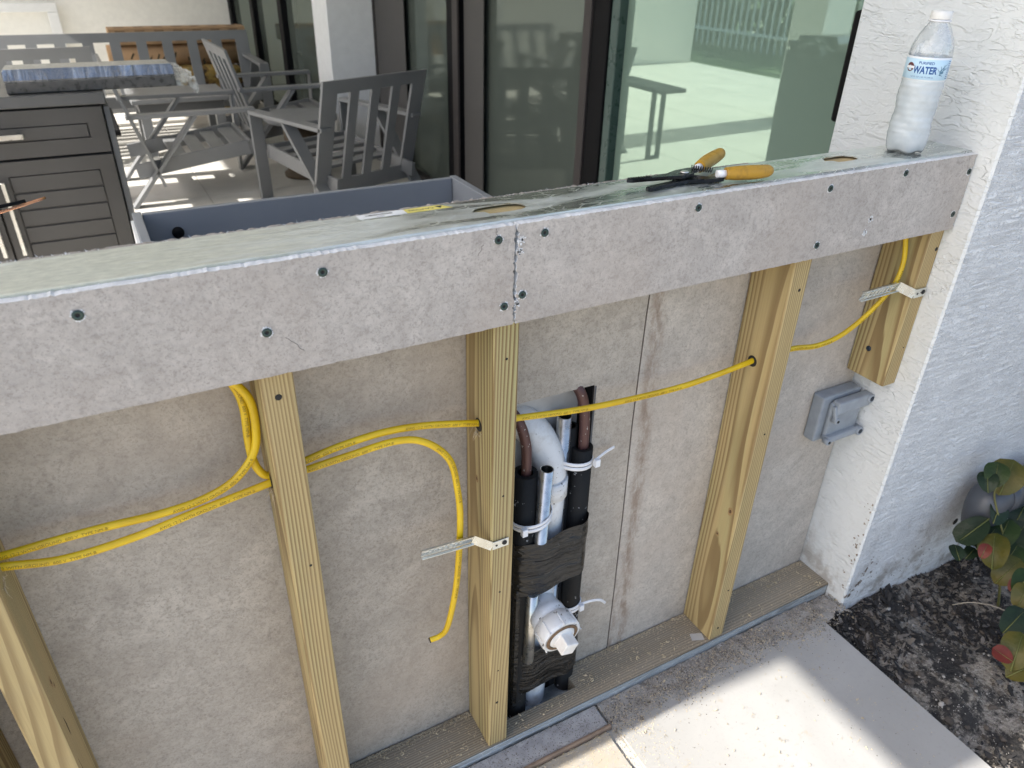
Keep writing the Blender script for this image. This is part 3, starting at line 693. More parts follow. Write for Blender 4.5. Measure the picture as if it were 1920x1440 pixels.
# cable brackets
def bracket(x, z, s, far):
    """flat stamped strip: foot on the stud's face, a leg going back and a channel arm out to the left"""
    b = MB(); w_ = .0150*s; y = -.0014
    b.box((x-.008*s, y-.001, z-w_/2), (x+.020*s, y, z+w_/2), .0003)                 # foot
    a0 = Vector((x-.008*s, y-.0006, z)); a1 = Vector((x-.034*s, y+.014*s, z+.013*s)); b.bar(a0, a1, w_, .001, (0, .15, 1))
    br = obj('cable_bracket', b, GALVB, kw, (x, y, z))
    e = Vector((x-.116*s, a1.y+.004, a1.z-.004+far)); c = MB()
    c.bar(a1, e, w_*1.08, .001, (0, -.35, 1))
    n_ = 7
    for k in range(n_):
        p0 = a1.lerp(e, .22+.1*k); p1 = a1.lerp(e, .22+.1*k+.055); c.bar(p0+Vector((0, -.0011, 0)), p1+Vector((0, -.0011, 0)), w_*.72, .0016, (0, -.35, 1), .0005)
    for sg in (-1, 1):
        o_ = Vector((0, -.0018, sg*w_*.52)); c.bar(a1+o_, e+o_, .0042, .0009, (0, 1, 0))
    obj('bracket_arm', c, GALVB, br, tuple(e))
    b = MB().lathe([(.0038*s, 0), (.0042*s, .0006), (.0036*s, .0016), (.0016*s, .0018)], (x+.0125*s, y-.001, z+.0005), (0, -1, 0), 12); obj('screw', b, DARK, br, (x, y, z))
    b = MB().lathe([(.0021*s, 0), (.0019*s, .0003)], (x-.001, y-.001, z-.0005), (0, -1, 0), 9); obj('hole', b, DARK, br, (x, y, z))
    return br
bracket(.6985, .5255, 1.0, .006); bracket(1.573, .7775, 1.15, .0)
# sticker on the cap: barcode part and yellow caution part, printed upside down to the viewer
sx, sy, sz = .5535, .0785, 1.03445
stk = obj('barcode_sticker', MB().box((.548, .0700, 1.0343), (.607, .0858, 1.03445)), plain('white_paper', (.76, .76, .74), .7), kw)
b = MB(); q = random.Random(2); x = .558
while x < .590:
    w_ = q.choice((.0004, .0007, .0011)); b.box((x, .0775, 1.03446), (x+w_, .0825, 1.03452)); x += w_+q.choice((.0005, .0009))
obj('barcode', b, INK, stk)
y_ = MB().prism([(.6075, .0700), (.667, .0710), (.655, .0858), (.6075, .0858)], [], lambda u, v, t: (u, v, t), 1.0343, 1.03447)
ylw = obj('caution_sticker', y_, plain('caution_yellow', (.72, .62, .16), .6), kw)
b = text_mesh('CAUTION', .0072, bold=.00015); bmesh.ops.transform(b, matrix=Matrix.Translation((.628, .0785, 1.03453)) @ Matrix.Rotation(math.pi, 4, 'Z'), verts=b.verts[:])
obj('lettering', b, INK, ylw)
b = MB(); b.b.faces.new([b.b.verts.new(p) for p in ((.647, .0825, 1.03453), (.657, .0825, 1.03453), (.652, .0735, 1.03453))]); obj('warning_triangle', b, INK, ylw)
b = text_mesh('16072', .0042); bmesh.ops.transform(b, matrix=Matrix.Translation((.575, .0735, 1.03453)) @ Matrix.Rotation(math.pi, 4, 'Z'), verts=b.verts[:]); obj('lettering', b, INK, stk)

# ================================================================== CABLES
def lettering_on(pts, s0, text, size, parent, off=.0052):
    """wraps a printed line along a cable's front"""
    L = [0]
    for a, b_ in zip(pts, pts[1:]): L.append(L[-1]+(b_-a).length)
    def at(s):
        s = max(0, min(L[-1]-1e-6, s))
        for i in range(len(L)-1):
            if L[i+1] >= s:
                k = (s-L[i])/(L[i+1]-L[i]); return pts[i].lerp(pts[i+1], k), (pts[i+1]-pts[i]).normalized()
        return pts[-1], (pts[-1]-pts[-2]).normalized()
    b = text_mesh(text, size, 'LEFT')
    for v in b.verts:
        p, tt = at(s0+v.co.x); nn = Vector((0, -1, 0)); nn = (nn-tt*nn.dot(tt)).normalized(); u = nn.cross(tt)
        v.co = p+nn*(off*math.sqrt(max(0, 1-(v.co.y/.0062)**2)))+u*v.co.y
    return obj('printed_lettering', b, INKC, parent, tuple(pts[0]))
def cable(pts, label, prints=(), n=10, wide=.0052, thin=.0040, cut=False):
    P = smooth_pts(pts, n)
    o = obj('cable', MB().tube(P, 0, 14, flat=(wide, thin), up=(0, -1, .12)), YEL, None, pts[0])
    tag(o, label, 'cable', 'yellow cables run through the studs')
    L_ = sum((b_-a).length for a, b_ in zip(P, P[1:])); s0 = .03+.05*rnd.random()
    while s0+.15 < L_:
        lettering_on(P, s0, 'AWG 12-2 WITH GROUND  600 V  TYPE NM-B', .0056, o, thin+.0002); s0 += .185
    return o
cable([(.04, .048, .712), (.100, .043, .7075), (.158, .041, .696), (.232, .040, .699), (.312, .040, .7115), (.394, .046, .7185), (.42, .048, .722), (.444, .042, .7265), (.496, .036, .7345), (.563, .034, .7385), (.605, .034, .722), (.6385, .034, .682), (.650, .034, .625), (.650, .026, .572), (.643, .022, .478), (.6365, .026, .41), (.627, .034, .345), (.617, .042, .322), (.602, .046, .3165)],
      'yellow cable hanging down between studs with its cut end free', ((.07, 'AWG 12-2'), (.135, 'WITH GROUND'), (.21, '600 V'), (.76, '12-2 WITH GROUND 600 V')))
e_ = MB().tube([(.6045, .0455, .3172), (.5995, .0463, .3158)], 0, 12, flat=(.0052, .0036), up=(0, -1, .12))
obj('cut_end', e_, plain('dark_cable_end', (.06, .05, .04), .8), bpy.data.objects['cable'], (.6, .046, .316))
cable([(.04, .054, .716), (.103, .052, .7155), (.153, .048, .7195), (.208, .046, .7205), (.265, .045, .7185), (.314, .045, .7225), (.354, .045, .738), (.382, .045, .770), (.390, .045, .807), (.3885, .045, .845), (.374, .045, .873), (.35, .045, .90), (.33, .045, .94)],
      'yellow cable curling up beside stud to under the grey fascia board')
cable([(.34, .056, .93), (.372, .054, .870), (.381, .053, .835), (.3795, .052, .786), (.3805, .050, .756), (.387, .049, .736), (.397, .050, .7275), (.42, .050, .731), (.444, .047, .7375), (.490, .044, .7475), (.549, .043, .7515), (.610, .044, .7435), (.692, .0445, .723), (.71, .0445, .719), (.735, .044, .7165), (.754, .043, .7145), (.878, .038, .700), (1.037, .036, .6915), (1.140, .039, .6925), (1.232, .044, .697), (1.26, .045, .699)],
      'yellow cable stretched through three studs across the pipe opening', ((.93, 'TYPE NM-B 12-2'),))
cable([(1.245, .045, .6985), (1.264, .044, .697), (1.326, .045, .697), (1.387, .044, .689), (1.442, .042, .697), (1.489, .036, .727), (1.518, .024, .772), (1.535, .022, .80), (1.545, .026, .835), (1.545, .034, .872), (1.535, .045, .93)],
      'short yellow cable rising past the bracket on the end block', ((.1, 'TYPE NM-B'), (.27, '12-2 AWG')))
# drilled holes, splinters
for (x, y, z, pr) in ((.6895, .0445, .7225, S2), (.396, .047, .7235, S1), (1.2257, .0445, .6975, S3)):
    b = MB().lathe([(.0105, 0), (.0100, .0004)], (x, y, z-.002), (-1, 0, 0), 14); obj('drilled_hole', b, DARK, pr, (x, y, z))
sp_ = MB(); q = random.Random(8)
for (x, y, z) in ((.6888, .0445, .708), (.3955, .043, .709), (.101, .03, .70)):
    for k in range(16):
        a = Vector((x-.001, y+q.gauss(0, .006), z+q.gauss(0, .002))); d = Vector((q.gauss(-.2, .4), q.gauss(0, .6), -1)).normalized()*q.uniform(.004, .016)
        sp_.tube([a, a+d*.5+Vector((q.gauss(0, .001), q.gauss(0, .001), 0)), a+d], [.0005, .0004, .0002], 4)
obj('wood_splinters', sp_, SAW, kw)['kind'] = 'stuff'
# bare wires in front of the cabinet, out of focus at the left edge
wr = thing('electrical_wire', 'bare copper and black wire ends sticking in at the left edge before the charcoal cabinet', 'wire', (.19, .35, 1.0))
obj('copper_wire', MB().tube(smooth_pts([(.10, .30, 1.012), (.17, .33, 1.016), (.2245, .36, 1.021)]), .0017, 8), BRIGHTCU, wr)
obj('black_wire', MB().tube(smooth_pts([(.10, .312, 1.019), (.15, .325, 1.0215), (.203, .345, 1.0235)]), .0024, 8), BLACK, wr)

# ================================================================== PIPES IN THE OPENING
pb = thing('pipe_bundle', 'bundle of black wrapped pipes with white drain in the cut-out opening', 'pipes', (.85, .08, -.05))
def hollow(prof_r, pts, mat, name, n=20, wall=.002):
    P = [Vector(p) for p in pts]; b = MB().tube(P, prof_r, n, cap=False); i_ = MB()
    b.tube(P, prof_r-wall, n, cap=False)
    r0 = b.b.verts[:]
    # rim
    k = len(P)*n; b.b.verts.ensure_lookup_table()
    for e in (0, (len(P)-1)*n):
        for j in range(n):
            b.b.faces.new([b.b.verts[e+j], b.b.verts[e+(j+1) % n], b.b.verts[k+e+(j+1) % n], b.b.verts[k+e+j]])
    return obj(name, b, mat, pb, pts[-1])
# white drain: pipe, coupling, elbow bending back at the top
obj('drain_pipe', MB().tube(smooth_pts([(.830, .090, -.15), (.834, .090, .2), (.846, .090, .505), (.847, .091, .545), (.842, .097, .585), (.829, .109, .620), (.812, .124, .640), (.798, .15, .648)], 6), .0285, 24), PVC, pb)
obj('coupling', MB().lathe([(.029, 0), (.0318, .001), (.0318, .034), (.029, .036)], (.846, .090, .508), (0, 0, 1), 24), PVC, pb)
# left insulated line: foam sleeve and the copper line bending back
hollow(.0205, [(.785, .070, -.1), (.785, .070, .3), (.787, .070, .585)], FOAM, 'foam_sleeve', wall=.008)
obj('copper_line', MB().tube(smooth_pts([(.787, .070, .45), (.788, .070, .59), (.786, .074, .645), (.775, .090, .685), (.760, .14, .70)], 8), .0085, 14), COPPER, pb)
# short zinc conduits
hollow(.0112, [(.8095, .050, .446), (.8125, .047, .598)], CONDUIT, 'conduit', wall=.0013)
obj('conduit', MB().tube([(.793, .044, .160), (.797, .046, .33)], .0105, 14), CONDUIT, pb)
hollow(.0125, [(.872, .098, .20), (.874, .098, .652)], CONDUIT, 'conduit', wall=.0013)
# right insulated line
hollow(.0180, [(.905, .080, -.1), (.904, .080, .3), (.9035, .082, .592)], FOAM, 'foam_sleeve', wall=.006)
hollow(.0125, [(.888, .10, -.1), (.8885, .10, .628)], FOAM, 'foam_sleeve', wall=.004)
obj('copper_line', MB().tube(smooth_pts([(.905, .082, .5), (.905, .083, .62), (.902, .088, .675), (.892, .10, .705), (.885, .15, .71)], 8), .009, 14), COPPER, pb)
# tape wraps
def wrap(z0, z1, xa, xb, y0, bulge, seed, skew=.0):
    b = MB(); n = 40; m = 34; g_ = []
    for i in range(m+1):
        row = []
        for k in range(n+1):
            u = k/n; x = xa+(xb-xa)*u; z = z0+(z1-z0)*i/m+skew*u+.003*noise.noise(Vector((u*5, i*.0+seed, 0)))*(1 if i in (0, m) else .4)
            sh = (1-abs(2*u-1)**6)
            y = y0-bulge*sh+.005*math.sin(u*11+seed)*sh*.5+.003*noise.noise(Vector((u*3, i*.1, seed)))+sh*(.0030*abs(noise.noise(Vector((u*1.6+i*.06, i*.42+u*2.2, seed+4))))+.0016*noise.noise(Vector((u*3.0-i*.1, i*.9, seed+9))))
            row.append(b.b.verts.new((x, y, z)))
        back = [b.b.verts.new((xb, y0+.05, row[-1].co.z)), b.b.verts.new((xa, y0+.05, row[0].co.z))]
        g_.append(row+back)
    w_ = len(g_[0])
    for a, c in zip(g_, g_[1:]):
        for k in range(w_): b.b.faces.new((a[k], a[(k+1) % w_], c[(k+1) % w_], c[k])).smooth = True
    return obj('tape_wrap', b, TAPE, pb, (xa, y0, z0))
wrap(.325, .445, .766, .914, .060, .018, 1, .014); wrap(.062, .172, .766, .918, .062, .016, 2, .008)
obj('tape_wrap', MB().box((.767, .052, .02), (.790, .10, .34), .006, 2), TAPE, pb)
obj('side_lining', MB().box((.9195, D+.0005, -.06), (.9225, .165, .70)), BLACK, pb)
# cleanout fitting: wye branch, ribbed socket, rim and a square-headed plug
ax = Vector((.02, -1, -.16)).normalized(); o0 = Vector((.8225, .052, .279))
cl = obj('cleanout', MB().lathe([(.029, -.03), (.030, .0), (.032, .012), (.0335, .014), (.0345, .034)], o0, ax, 30), PVC, pb, tuple(o0))
obj('tee_hub', MB().lathe([(.027, 0), (.0315, .002), (.0315, .052), (.028, .055)], (.832, .086, .262), (0, 0, 1), 26), PVC, cl, (.84, .085, .27))
obj('socket_ring', MB().lathe([(.0345, .034), (.0382, .036), (.0392, .064), (.0380, .068), (.0310, .0685), (.0308, .062)], o0, ax, 32, cap=False), PVC, cl, tuple(o0))
rb = MB(); u_ = ax.orthogonal().normalized(); v_ = ax.cross(u_)
for k in range(8):
    th = 2*math.pi*k/8; d = u_*math.cos(th)+v_*math.sin(th)
    rb.bar(o0+ax*.040+d*.0390, o0+ax*.070+d*.0396, .0018, .0016, ax.cross(d))
obj('rib', rb, PVC, cl, tuple(o0))
obj('rust_rim', MB().lathe([(.0316, .0600), (.0318, .0700), (.0262, .0706), (.0262, .0600)], o0, ax, 28, cap=False), plain('brown_sealant', (.16, .10, .055), .8, 0, .4, 120, .5), cl, tuple(o0))
pg = obj('plug', MB().lathe([(.0258, .050), (.0262, .0680), (.024, .0712), (.012, .072)], o0, ax, 26), PVCP, cl, tuple(o0))
sq = MB(); sq.box((-.0135, -.0135, 0), (.0135, .0135, .026), .002, 2); a_ = Vector((1, 0, .2)); a_ = (a_-ax*a_.dot(ax)).normalized(); a_ = Matrix.Rotation(R(58), 3, ax) @ a_; m = Matrix((a_, ax.cross(a_), ax)).transposed().to_4x4(); m.translation = o0+ax*.070; sq.xf(m)
obj('plug_head', sq, PVCP, cl, tuple(o0))
# nylon ties
def tie(cx, cy_, z, ra, rb, tail, tilt=0, name='zip_tie'):
    b = MB(); P = []
    for k in range(25):
        th = 2*math.pi*k/24; P.append(Vector((cx+math.cos(th)*ra, cy_+math.sin(th)*rb, z+tilt*math.cos(th))))
    b.tube(P, 0, 8, flat=(.0013, .0036), up=(0, 0, 1)); P2 = [p+Vector((0, -.0003, -.0080)) for p in P]; b.tube(P2, 0, 8, flat=(.0013, .0036), up=(0, 0, 1))
    b.box((cx+tail[0]*ra-.004, cy_-rb-.006, z-.010), (cx+tail[0]*ra+.006, cy_-rb+.003, z+.005), .001)
    if len(tail) > 1: b.tube(smooth_pts(tail[1], 8), 0, 8, flat=(.0030, .0011), up=(0, -1, .2))
    return obj(name, b, NYLON, pb, (cx, cy_, z))
tie(.797, .066, .500, .036, .034, (-.9,), .006)
tie(.890, .088, .572, .035, .030, (.75, [(.918, .058, .576), (.945, .070, .574), (.968, .078, .572)]), -.006)
tie(.903, .080, .228, .022, .0195, (.55, [(.918, .062, .230), (.945, .062, .226), (.968, .066, .212), (.985, .072, .190)]), .004)
# cut-out backing: the pale sheet behind the pipes is the grill cabinet's rear (below)

# ================================================================== SMALL THINGS ON THE PILLAR AND CAP

eb = thing('electrical_box', 'grey plastic outlet box cover stuck through the cement board beside the pillar', 'electrical box', (1.535, .08, .49))
obj('box_body', MB().box((1.478, .060, .432), (1.590, .0885, .540), .004, 2), BOXG, eb)
obj('cover_plate', MB().box((1.496, .048, .438), (1.588, .0602, .528), .005, 2), BOXG, eb)
obj('rib', MB().box((1.500, .036, .505), (1.5975, .056, .534), .004, 2), BOXG, eb)
obj('rib', MB().box((1.494, .036, .437), (1.5975, .056, .452), .004, 2), BOXG, eb)
for (x, z) in ((1.592, .524), (1.586, .445)):
    lg = obj('screw_lug', MB().lathe([(.010, 0), (.010, .012), (.009, .014)], (x, .046, z), (0, -1, 0), 18), BOXG, eb, (x, .04, z))
    obj('screw_hole', MB().lathe([(.0058, 0), (.0054, .0006)], (x, .0319, z), (0, -1, 0), 14), plain('lug_hole', (.01, .02, .035), .5), lg, (x, .03, z))
for (x, z) in ((1.503, .492), (1.494, .443)):
    lg = obj('screw_lug', MB().lathe([(.0072, 0), (.0072, .012), (.006, .014)], (x, .047, z), (0, -1, 0), 16), BOXG, eb, (x, .04, z))
    obj('screw', MB().lathe([(.0036, 0), (.003, .001)], (x, .0330, z), (0, -1, 0), 10), DARK, lg, (x, .03, z))
obj('hinge_arm', MB().bar((1.5, .038, .493), (1.4965, .045, .524), .007, .007, (1, 0, 0), .001), BOXG, eb)

# bottle
BX, BY, BZ = 1.479, .044, 1.0344
bt = thing('water_bottle', 'clear plastic water bottle with blue label standing on the metal cap', 'bottle', (BX, BY, BZ))
def petal(r, h, th):
    k = max(0, 1-h/.030); return (r*(1-.07*k*(.5+.5*math.cos(5*th+1.9))), h+(.0035*k*(.5+.5*math.cos(5*th+1.9))))
t = NT('frozen_water'); v = t.coord(); n_ = t.noise(v, 34, 4, .6, .4)
ICE = t.fin(t.ramp(n_, (.3, (.64, .71, .75)), (.7, (.78, .84, .87))), .2, 0, t.bump(t.noise(v, 55, 2), .15, .003), Subsurface_Weight=.35, Subsurface_Radius=(.02, .02, .02), Transmission_Weight=.32, IOR=1.3, Coat_Weight=.6, Coat_Roughness=.08)
t = NT('clear_pet'); t.t.nodes.remove(t.p)
gl = t.n('ShaderNodeBsdfGlossy'); gl.inputs['Roughness'].default_value = .06; tr_ = t.n('ShaderNodeBsdfTransparent'); tr_.inputs['Color'].default_value = (.93, .95, .96, 1)
df = t.n('ShaderNodeBsdfDiffuse'); df.inputs['Color'].default_value = (.8, .84, .87, 1); lw = t.n('ShaderNodeLayerWeight'); lw.inputs['Blend'].default_value = .25
nm = t.bump(t.noise(t.coord(), 45, 3, .6, .8), .5, .004); t.set(gl.inputs['Normal'], nm); t.set(lw.inputs['Normal'], nm)
m1 = t.n('ShaderNodeMixShader'); t.set(m1.inputs[0], t.ramp(t.noise(t.coord(), 30, 4), (.4, .10), (.68, .42))); t.t.links.new(tr_.outputs[0], m1.inputs[1]); t.t.links.new(df.outputs[0], m1.inputs[2])
m2 = t.n('ShaderNodeMixShader'); t.set(m2.inputs[0], t.math('MULTIPLY_ADD', lw.outputs['Facing'], .55, .06)); t.t.links.new(m1.outputs[0], m2.inputs[1]); t.t.links.new(gl.outputs[0], m2.inputs[2]); t.t.links.new(m2.outputs[0], t.out.inputs[0])
PET = t.m
body = [(.020, .003), (.027, .001), (.0300, .006), (.0315, .018), (.0318, .030)]
for i in range(40):
    h = .031+i*.002; body.append((.0314+.0003*math.sin(h*620)-.0012*math.exp(-((h-.062)/.014)**2), h))
body += [(.0316, .112), (.0312, .1125)]
def wob(r, h, th):
    r, h = petal(r, h, th); return (r+(.0006*math.sin(3*th+h*160) if .032 < h < .108 else 0), h)
obj('frozen_base', MB().lathe(body, (BX, BY, BZ), (0, 0, 1), 48, mod=wob), ICE, bt)
sh = [(.0312, .1135), (.0314, .1475), (.0312, .152), (.0300, .160), (.0275, .169), (.0238, .178), (.0195, .186), (.0162, .191), (.0142, .194), (.0138, .198)]
obj('shoulder', MB().lathe(sh, (BX, BY, BZ), (0, 0, 1), 48, cap=False), PET, bt)
obj('neck_ring', MB().lathe([(.0138, .195), (.0163, .1955), (.0163, .1975), (.0138, .198)], (BX, BY, BZ), (0, 0, 1), 32), NYLON, bt)
cpm = plain('white_cap', (.74, .74, .72), .45)
obj('cap', MB().lathe([(.0148, .1985), (.0152, .1995), (.0152, .2085), (.0142, .2100), (.006, .2104)], (BX, BY, BZ), (0, 0, 1), 40, mod=lambda r, h, th: (r+(.0002*math.cos(40*th) if .199 < h < .209 else 0), h)), cpm, bt)
RL = .03175
LBL = NT('label_film'); v = LBL.coord(); sep = LBL.n('ShaderNodeSeparateXYZ'); LBL.t.links.new(v, sep.inputs[0])
LBL = LBL.fin(LBL.ramp(LBL.math('MULTIPLY_ADD', sep.outputs[2], 28.6, -3.2), (0, (.74, .78, .82)), (.07, (.76, .80, .84)), (.10, (.46, .66, .80)), (.5, (.52, .70, .83)), (.9, (.48, .67, .81)), (.93, (.75, .79, .83))), .3)
lb = obj('label', MB().lathe([(RL-.0003, .1122), (RL, .1125), (RL, .1465), (RL-.0003, .1468)], (BX, BY, BZ), (0, 0, 1), 56, cap=False), LBL, bt)
TH0 = math.atan2(CAMP.y-BY, CAMP.x-BX)      # the label's front is turned to the street side
def on_label(bm, th, z, r=RL+.00025):
    for v in bm.verts:
        a = th+v.co.x/RL; v.co = Vector((BX+math.cos(a)*r, BY+math.sin(a)*r, BZ+z+v.co.y))
    return bm
NAVY = plain('label_blue', (.015, .09, .30), .4); MAROON = plain('label_maroon', (.12, .03, .035), .4); SPL = plain('label_splash', (.10, .22, .32), .4)
def sub(bm, n=1):
    bmesh.ops.subdivide_edges(bm, edges=bm.edges[:], cuts=n); return bm
b = text_mesh('WATER', .0135, bold=.0005); bmesh.ops.scale(b, vec=(.74, 1.05, 1), verts=b.verts[:]); obj('lettering', on_label(b, TH0-.04, .1280), NAVY, lb)
b = text_mesh('PURIFIED', .0056, bold=.00008); obj('lettering', on_label(b, TH0-.04, .1385), NAVY, lb)
b = text_mesh('16.9 FL OZ (1.05 PT) 500 mL', .0028); obj('lettering', on_label(b, TH0-.12, .1185), NAVY, lb)
b = bmesh.new(); bmesh.ops.create_circle(b, cap_ends=True, segments=24, radius=.0066); bmesh.ops.triangulate(b, faces=b.faces[:]); 
obj('badge', on_label(b, TH0-.80, .1315), MAROON, lb)
b = bmesh.new(); bmesh.ops.create_grid(b, x_segments=6, y_segments=2, size=1); bmesh.ops.scale(b, vec=(.0075, .0017, 1), verts=b.verts[:]); obj('ribbon', on_label(b, TH0-.80, .1315, RL+.0004), NYLON, lb)
b = bmesh.new(); q = random.Random(6)
for (x0, y0, x1, y1, w0) in ((0, -.006, .004, .006, .0012), (0, -.006, -.002, .004, .0009), (.001, -.005, .008, .002, .0015), (.003, 0, .010, .008, .0007), (.0, -.006, .006, -.004, .0022), (-.002, -.007, .003, -.010, .0012), (-.004, -.004, -.006, .002, .0006), (.006, -.002, .012, .003, .0007)):
    n = 6; Lp, Rp = [], []
    for i in range(n+1):
        k = i/n; c = Vector((x0+(x1-x0)*k+.0012*math.sin(k*5+x1*900), y0+(y1-y0)*k, 0)); d = Vector((-(y1-y0), x1-x0, 0)).normalized()*w0*(1-k*.75)*(.7+.6*q.random())
        Lp.append(b.verts.new(c-d)); Rp.append(b.verts.new(c+d))
    for i in range(n): b.faces.new((Lp[i], Lp[i+1], Rp[i+1], Rp[i]))
obj('splash_print', on_label(b, TH0+.72, .1310), SPL, lb)
b = bmesh.new()
for k in range(9):
    g_ = bmesh.ops.create_grid(b, x_segments=3, y_segments=1, size=1)['verts']; bmesh.ops.scale(b, vec=(.0035, .0005, 1), verts=g_); bmesh.ops.translate(b, vec=(0, -.012+.003*k, 0), verts=g_)
obj('small_print', on_label(b, TH0+1.22, .1295), NAVY, lb)

# wire strippers on the cap
pl = thing('wire_stripper', 'black wire stripper with worn yellow handles lying on the metal cap', 'pliers', (1.03, .045, 1.0345))
t = NT('worn_yellow_grip'); v = t.coord(); n_ = t.noise(v, 50, 5, .65)
GRIP = t.fin(t.mix(t.ramp(n_, (.5, 0), (.7, .65)), (.46, .25, .018), (.17, .09, .02)), t.ramp(n_, (.4, .35), (.7, .6)), 0, t.bump(n_, .2, .003))
BLKS = plain('blackened_steel', (.022, .023, .024), .28, .7, .3, 70, .15)
z0 = 1.0345
def grip(pts, rr): return MB().tube(smooth_pts(pts, 8), rr, 16)
def rr_(n): return [(.0070+.0032*math.sin(math.pi*(.15+.75*k/(n-1))))*(1 if k < n-4 else math.sqrt(max(.02, 1-((k-n+4)/3.05)**2))) for k in range(n)]
P = [(1.064, .021, z0+.0115), (1.085, .014, z0+.012), (1.112, .0095, z0+.0115), (1.142, .0085, z0+.011)]
obj('handle', grip(P, rr_(25)), GRIP, pl); P = [(1.052, .062, z0+.0125), (1.076, .075, z0+.014), (1.102, .088, z0+.0155), (1.130, .101, z0+.018)]
obj('handle', grip(P, rr_(25)), GRIP, pl)
for a, bq in (((1.052, .0255, z0+.011), (1.066, .0205, z0+.0115)), ((1.041, .0565, z0+.012), (1.054, .063, z0+.0126))):
    obj('collar', MB().tube([a, bq], .0055, 12), NYLON, pl)
j = MB().prism([(.930, .0235), (.936, .020), (.975, .026), (1.005, .030), (1.040, .020), (1.062, .019), (1.062, .028), (1.045, .034), (1.030, .052), (1.012, .054), (1.0, .046), (.975, .036), (.936, .030), (.930, .0275)], [], lambda u, v, t: (u, v, t), z0+.001, z0+.0065)
bmesh.ops.bevel(j.b, geom=[e for e in j.b.edges if e.calc_face_angle(0) > .5], offset=.0008, segments=1, affect='EDGES'); obj('jaw', j, BLKS, pl)
j = MB().prism([(.916, .052), (.922, .047), (.960, .042), (.998, .034), (1.020, .036), (1.030, .050), (1.050, .056), (1.054, .064), (1.030, .066), (1.006, .062), (.985, .054), (.960, .052), (.922, .056)], [], lambda u, v, t: (u, v, t), z0+.0072, z0+.0125)
bmesh.ops.bevel(j.b, geom=[e for e in j.b.edges if e.calc_face_angle(0) > .5], offset=.0008, segments=1, affect='EDGES'); obj('jaw', j, BLKS, pl)
j = MB()
for k in range(9): j.box((.919+.004*k, .0470-.0004*k, z0+.0124), (.9205+.004*k, .0540-.0004*k, z0+.0135))
obj('jaw_teeth', j, BLKS, pl)
obj('pivot', MB().lathe([(.0062, 0), (.0062, .002), (.004, .003)], (1.010, .045, z0+.0125), (0, 0, 1), 18), STEEL, pl)
P = []
for k in range(100):
    u = k/99; c = Vector((1.030, .054, z0+.0155)).lerp(Vector((1.050, .033, z0+.0145)), u); th = u*2*math.pi*9; d = Vector((.024, -.026, -.001)).normalized(); e1 = Vector((0, 0, 1)); e2 = d.cross(e1).normalized(); P.append(c+(e1*math.cos(th)+e2*math.sin(th))*.0034)
obj('spring', MB().tube(P, .0008, 5), BLKS, pl)

# ================================================================== PATIO FURNITURE
def make_chair(name, label, W, slots, Htop, group, extra=None):
    t = thing(name, label, 'chair' if slots < 6 else 'bench', (0, 0, 0), 0, group)
    hw_ = W/2; th = .018; bw = .066
    yb, yf = -.33, .31; za = .47
    for sg in (-1, 1):
        x = sg*(hw_-bw/2)
        obj('armrest', MB().box((x-bw/2, yb+.02, za-.02), (x+bw/2, yf+.02, za), .002), GREY, t, local=True)
        obj('leg', MB().bar((x, yf+.008, za-.021), (x, yf-.002, 0), bw, th, (1, 0, 0), .002), GREY, t, local=True)
        obj('rear_leg', MB().bar((x, .02, za-.021), (x, yb-.03, 0), bw, th, (1, 0, 0), .002), GREY, t, local=True)
        obj('seat_rail', MB().bar((sg*(hw_-bw-.010), yf-.03, .255), (sg*(hw_-bw-.010), yb+.02, .175), .075, .018, (0, 0, 1), .002), GREY, t, local=True)
    obj('front_rail', MB().box((-hw_+bw+.002, yf-.028, .215), (hw_-bw-.002, yf-.010, .29), .002), GREY, t, local=True)
    # backrest: one cut plate, leaning back
    P = [(-hw_, .10), (hw_, .10), (hw_, Htop), (-hw_, Htop)]; H = []
    iw = W-2*.062; pitch = iw/slots
    for k in range(slots):
        a = -hw_+.062+pitch*k+pitch*.20; c = a+pitch*.60
        H.append([(a, .185), (c, .185), (c, Htop-.062), (a, Htop-.062)])
    lean = .17
    obj('backrest', MB().prism(P, H, lambda u, v, tt: (u, -.19-lean*(v-.1)/.6*1.0+tt, v), -.008, .008), GREY, t, local=True)
    for k in range(4):
        y = .235-.105*k; z = .262-.013*k
        obj('seat_slat', MB().box((-hw_+bw+.022, y-.038, z-.008), (hw_-bw-.022, y+.038, z+.008), .002), GREY, t, local=True)
    return t
gch = 'grey slatted metal armchairs on the patio'
chA = make_chair('armchair', 'nearest grey metal armchair with its slatted back to the viewer', .66, 4, .69, gch)
chA.location = (1.475, 3.35, ZP); chA.rotation_euler = (0, 0, R(20.5))
dup(chA, (.775, 3.93, ZP), R(-90), 'grey armchair seen side-on behind the charcoal cabinet')
dup(chA, (1.44, 4.56, ZP), R(-88), 'grey armchair seen side-on in front of the stucco corner, behind the round table')
dup(chA, (.06, 4.95, ZP), R(2), 'grey armchair half hidden behind the wrapped package at the left')
bn = make_chair('bench', 'long grey slatted bench before the cardboard at the far wall', 1.92, 10, .635, None)
bn.location = (.60, 5.62, ZP); bn.rotation_euler = (0, 0, math.pi)
# round side table
rt = thing('round_table', 'round grey side table between the armchairs', 'table', (1.42, 3.93, ZP))
obj('tabletop', MB().lathe([(.205, .325), (.215, .33), (.215, .355), (.21, .36)], (1.42, 3.93, ZP), (0, 0, 1), 40), GREY, rt)
obj('pedestal', MB().lathe([(.13, 0), (.13, .02), (.11, .03), (.11, .324)], (1.42, 3.93, ZP), (0, 0, 1), 24), plain('brown_base', (.10, .07, .04), .5), rt)
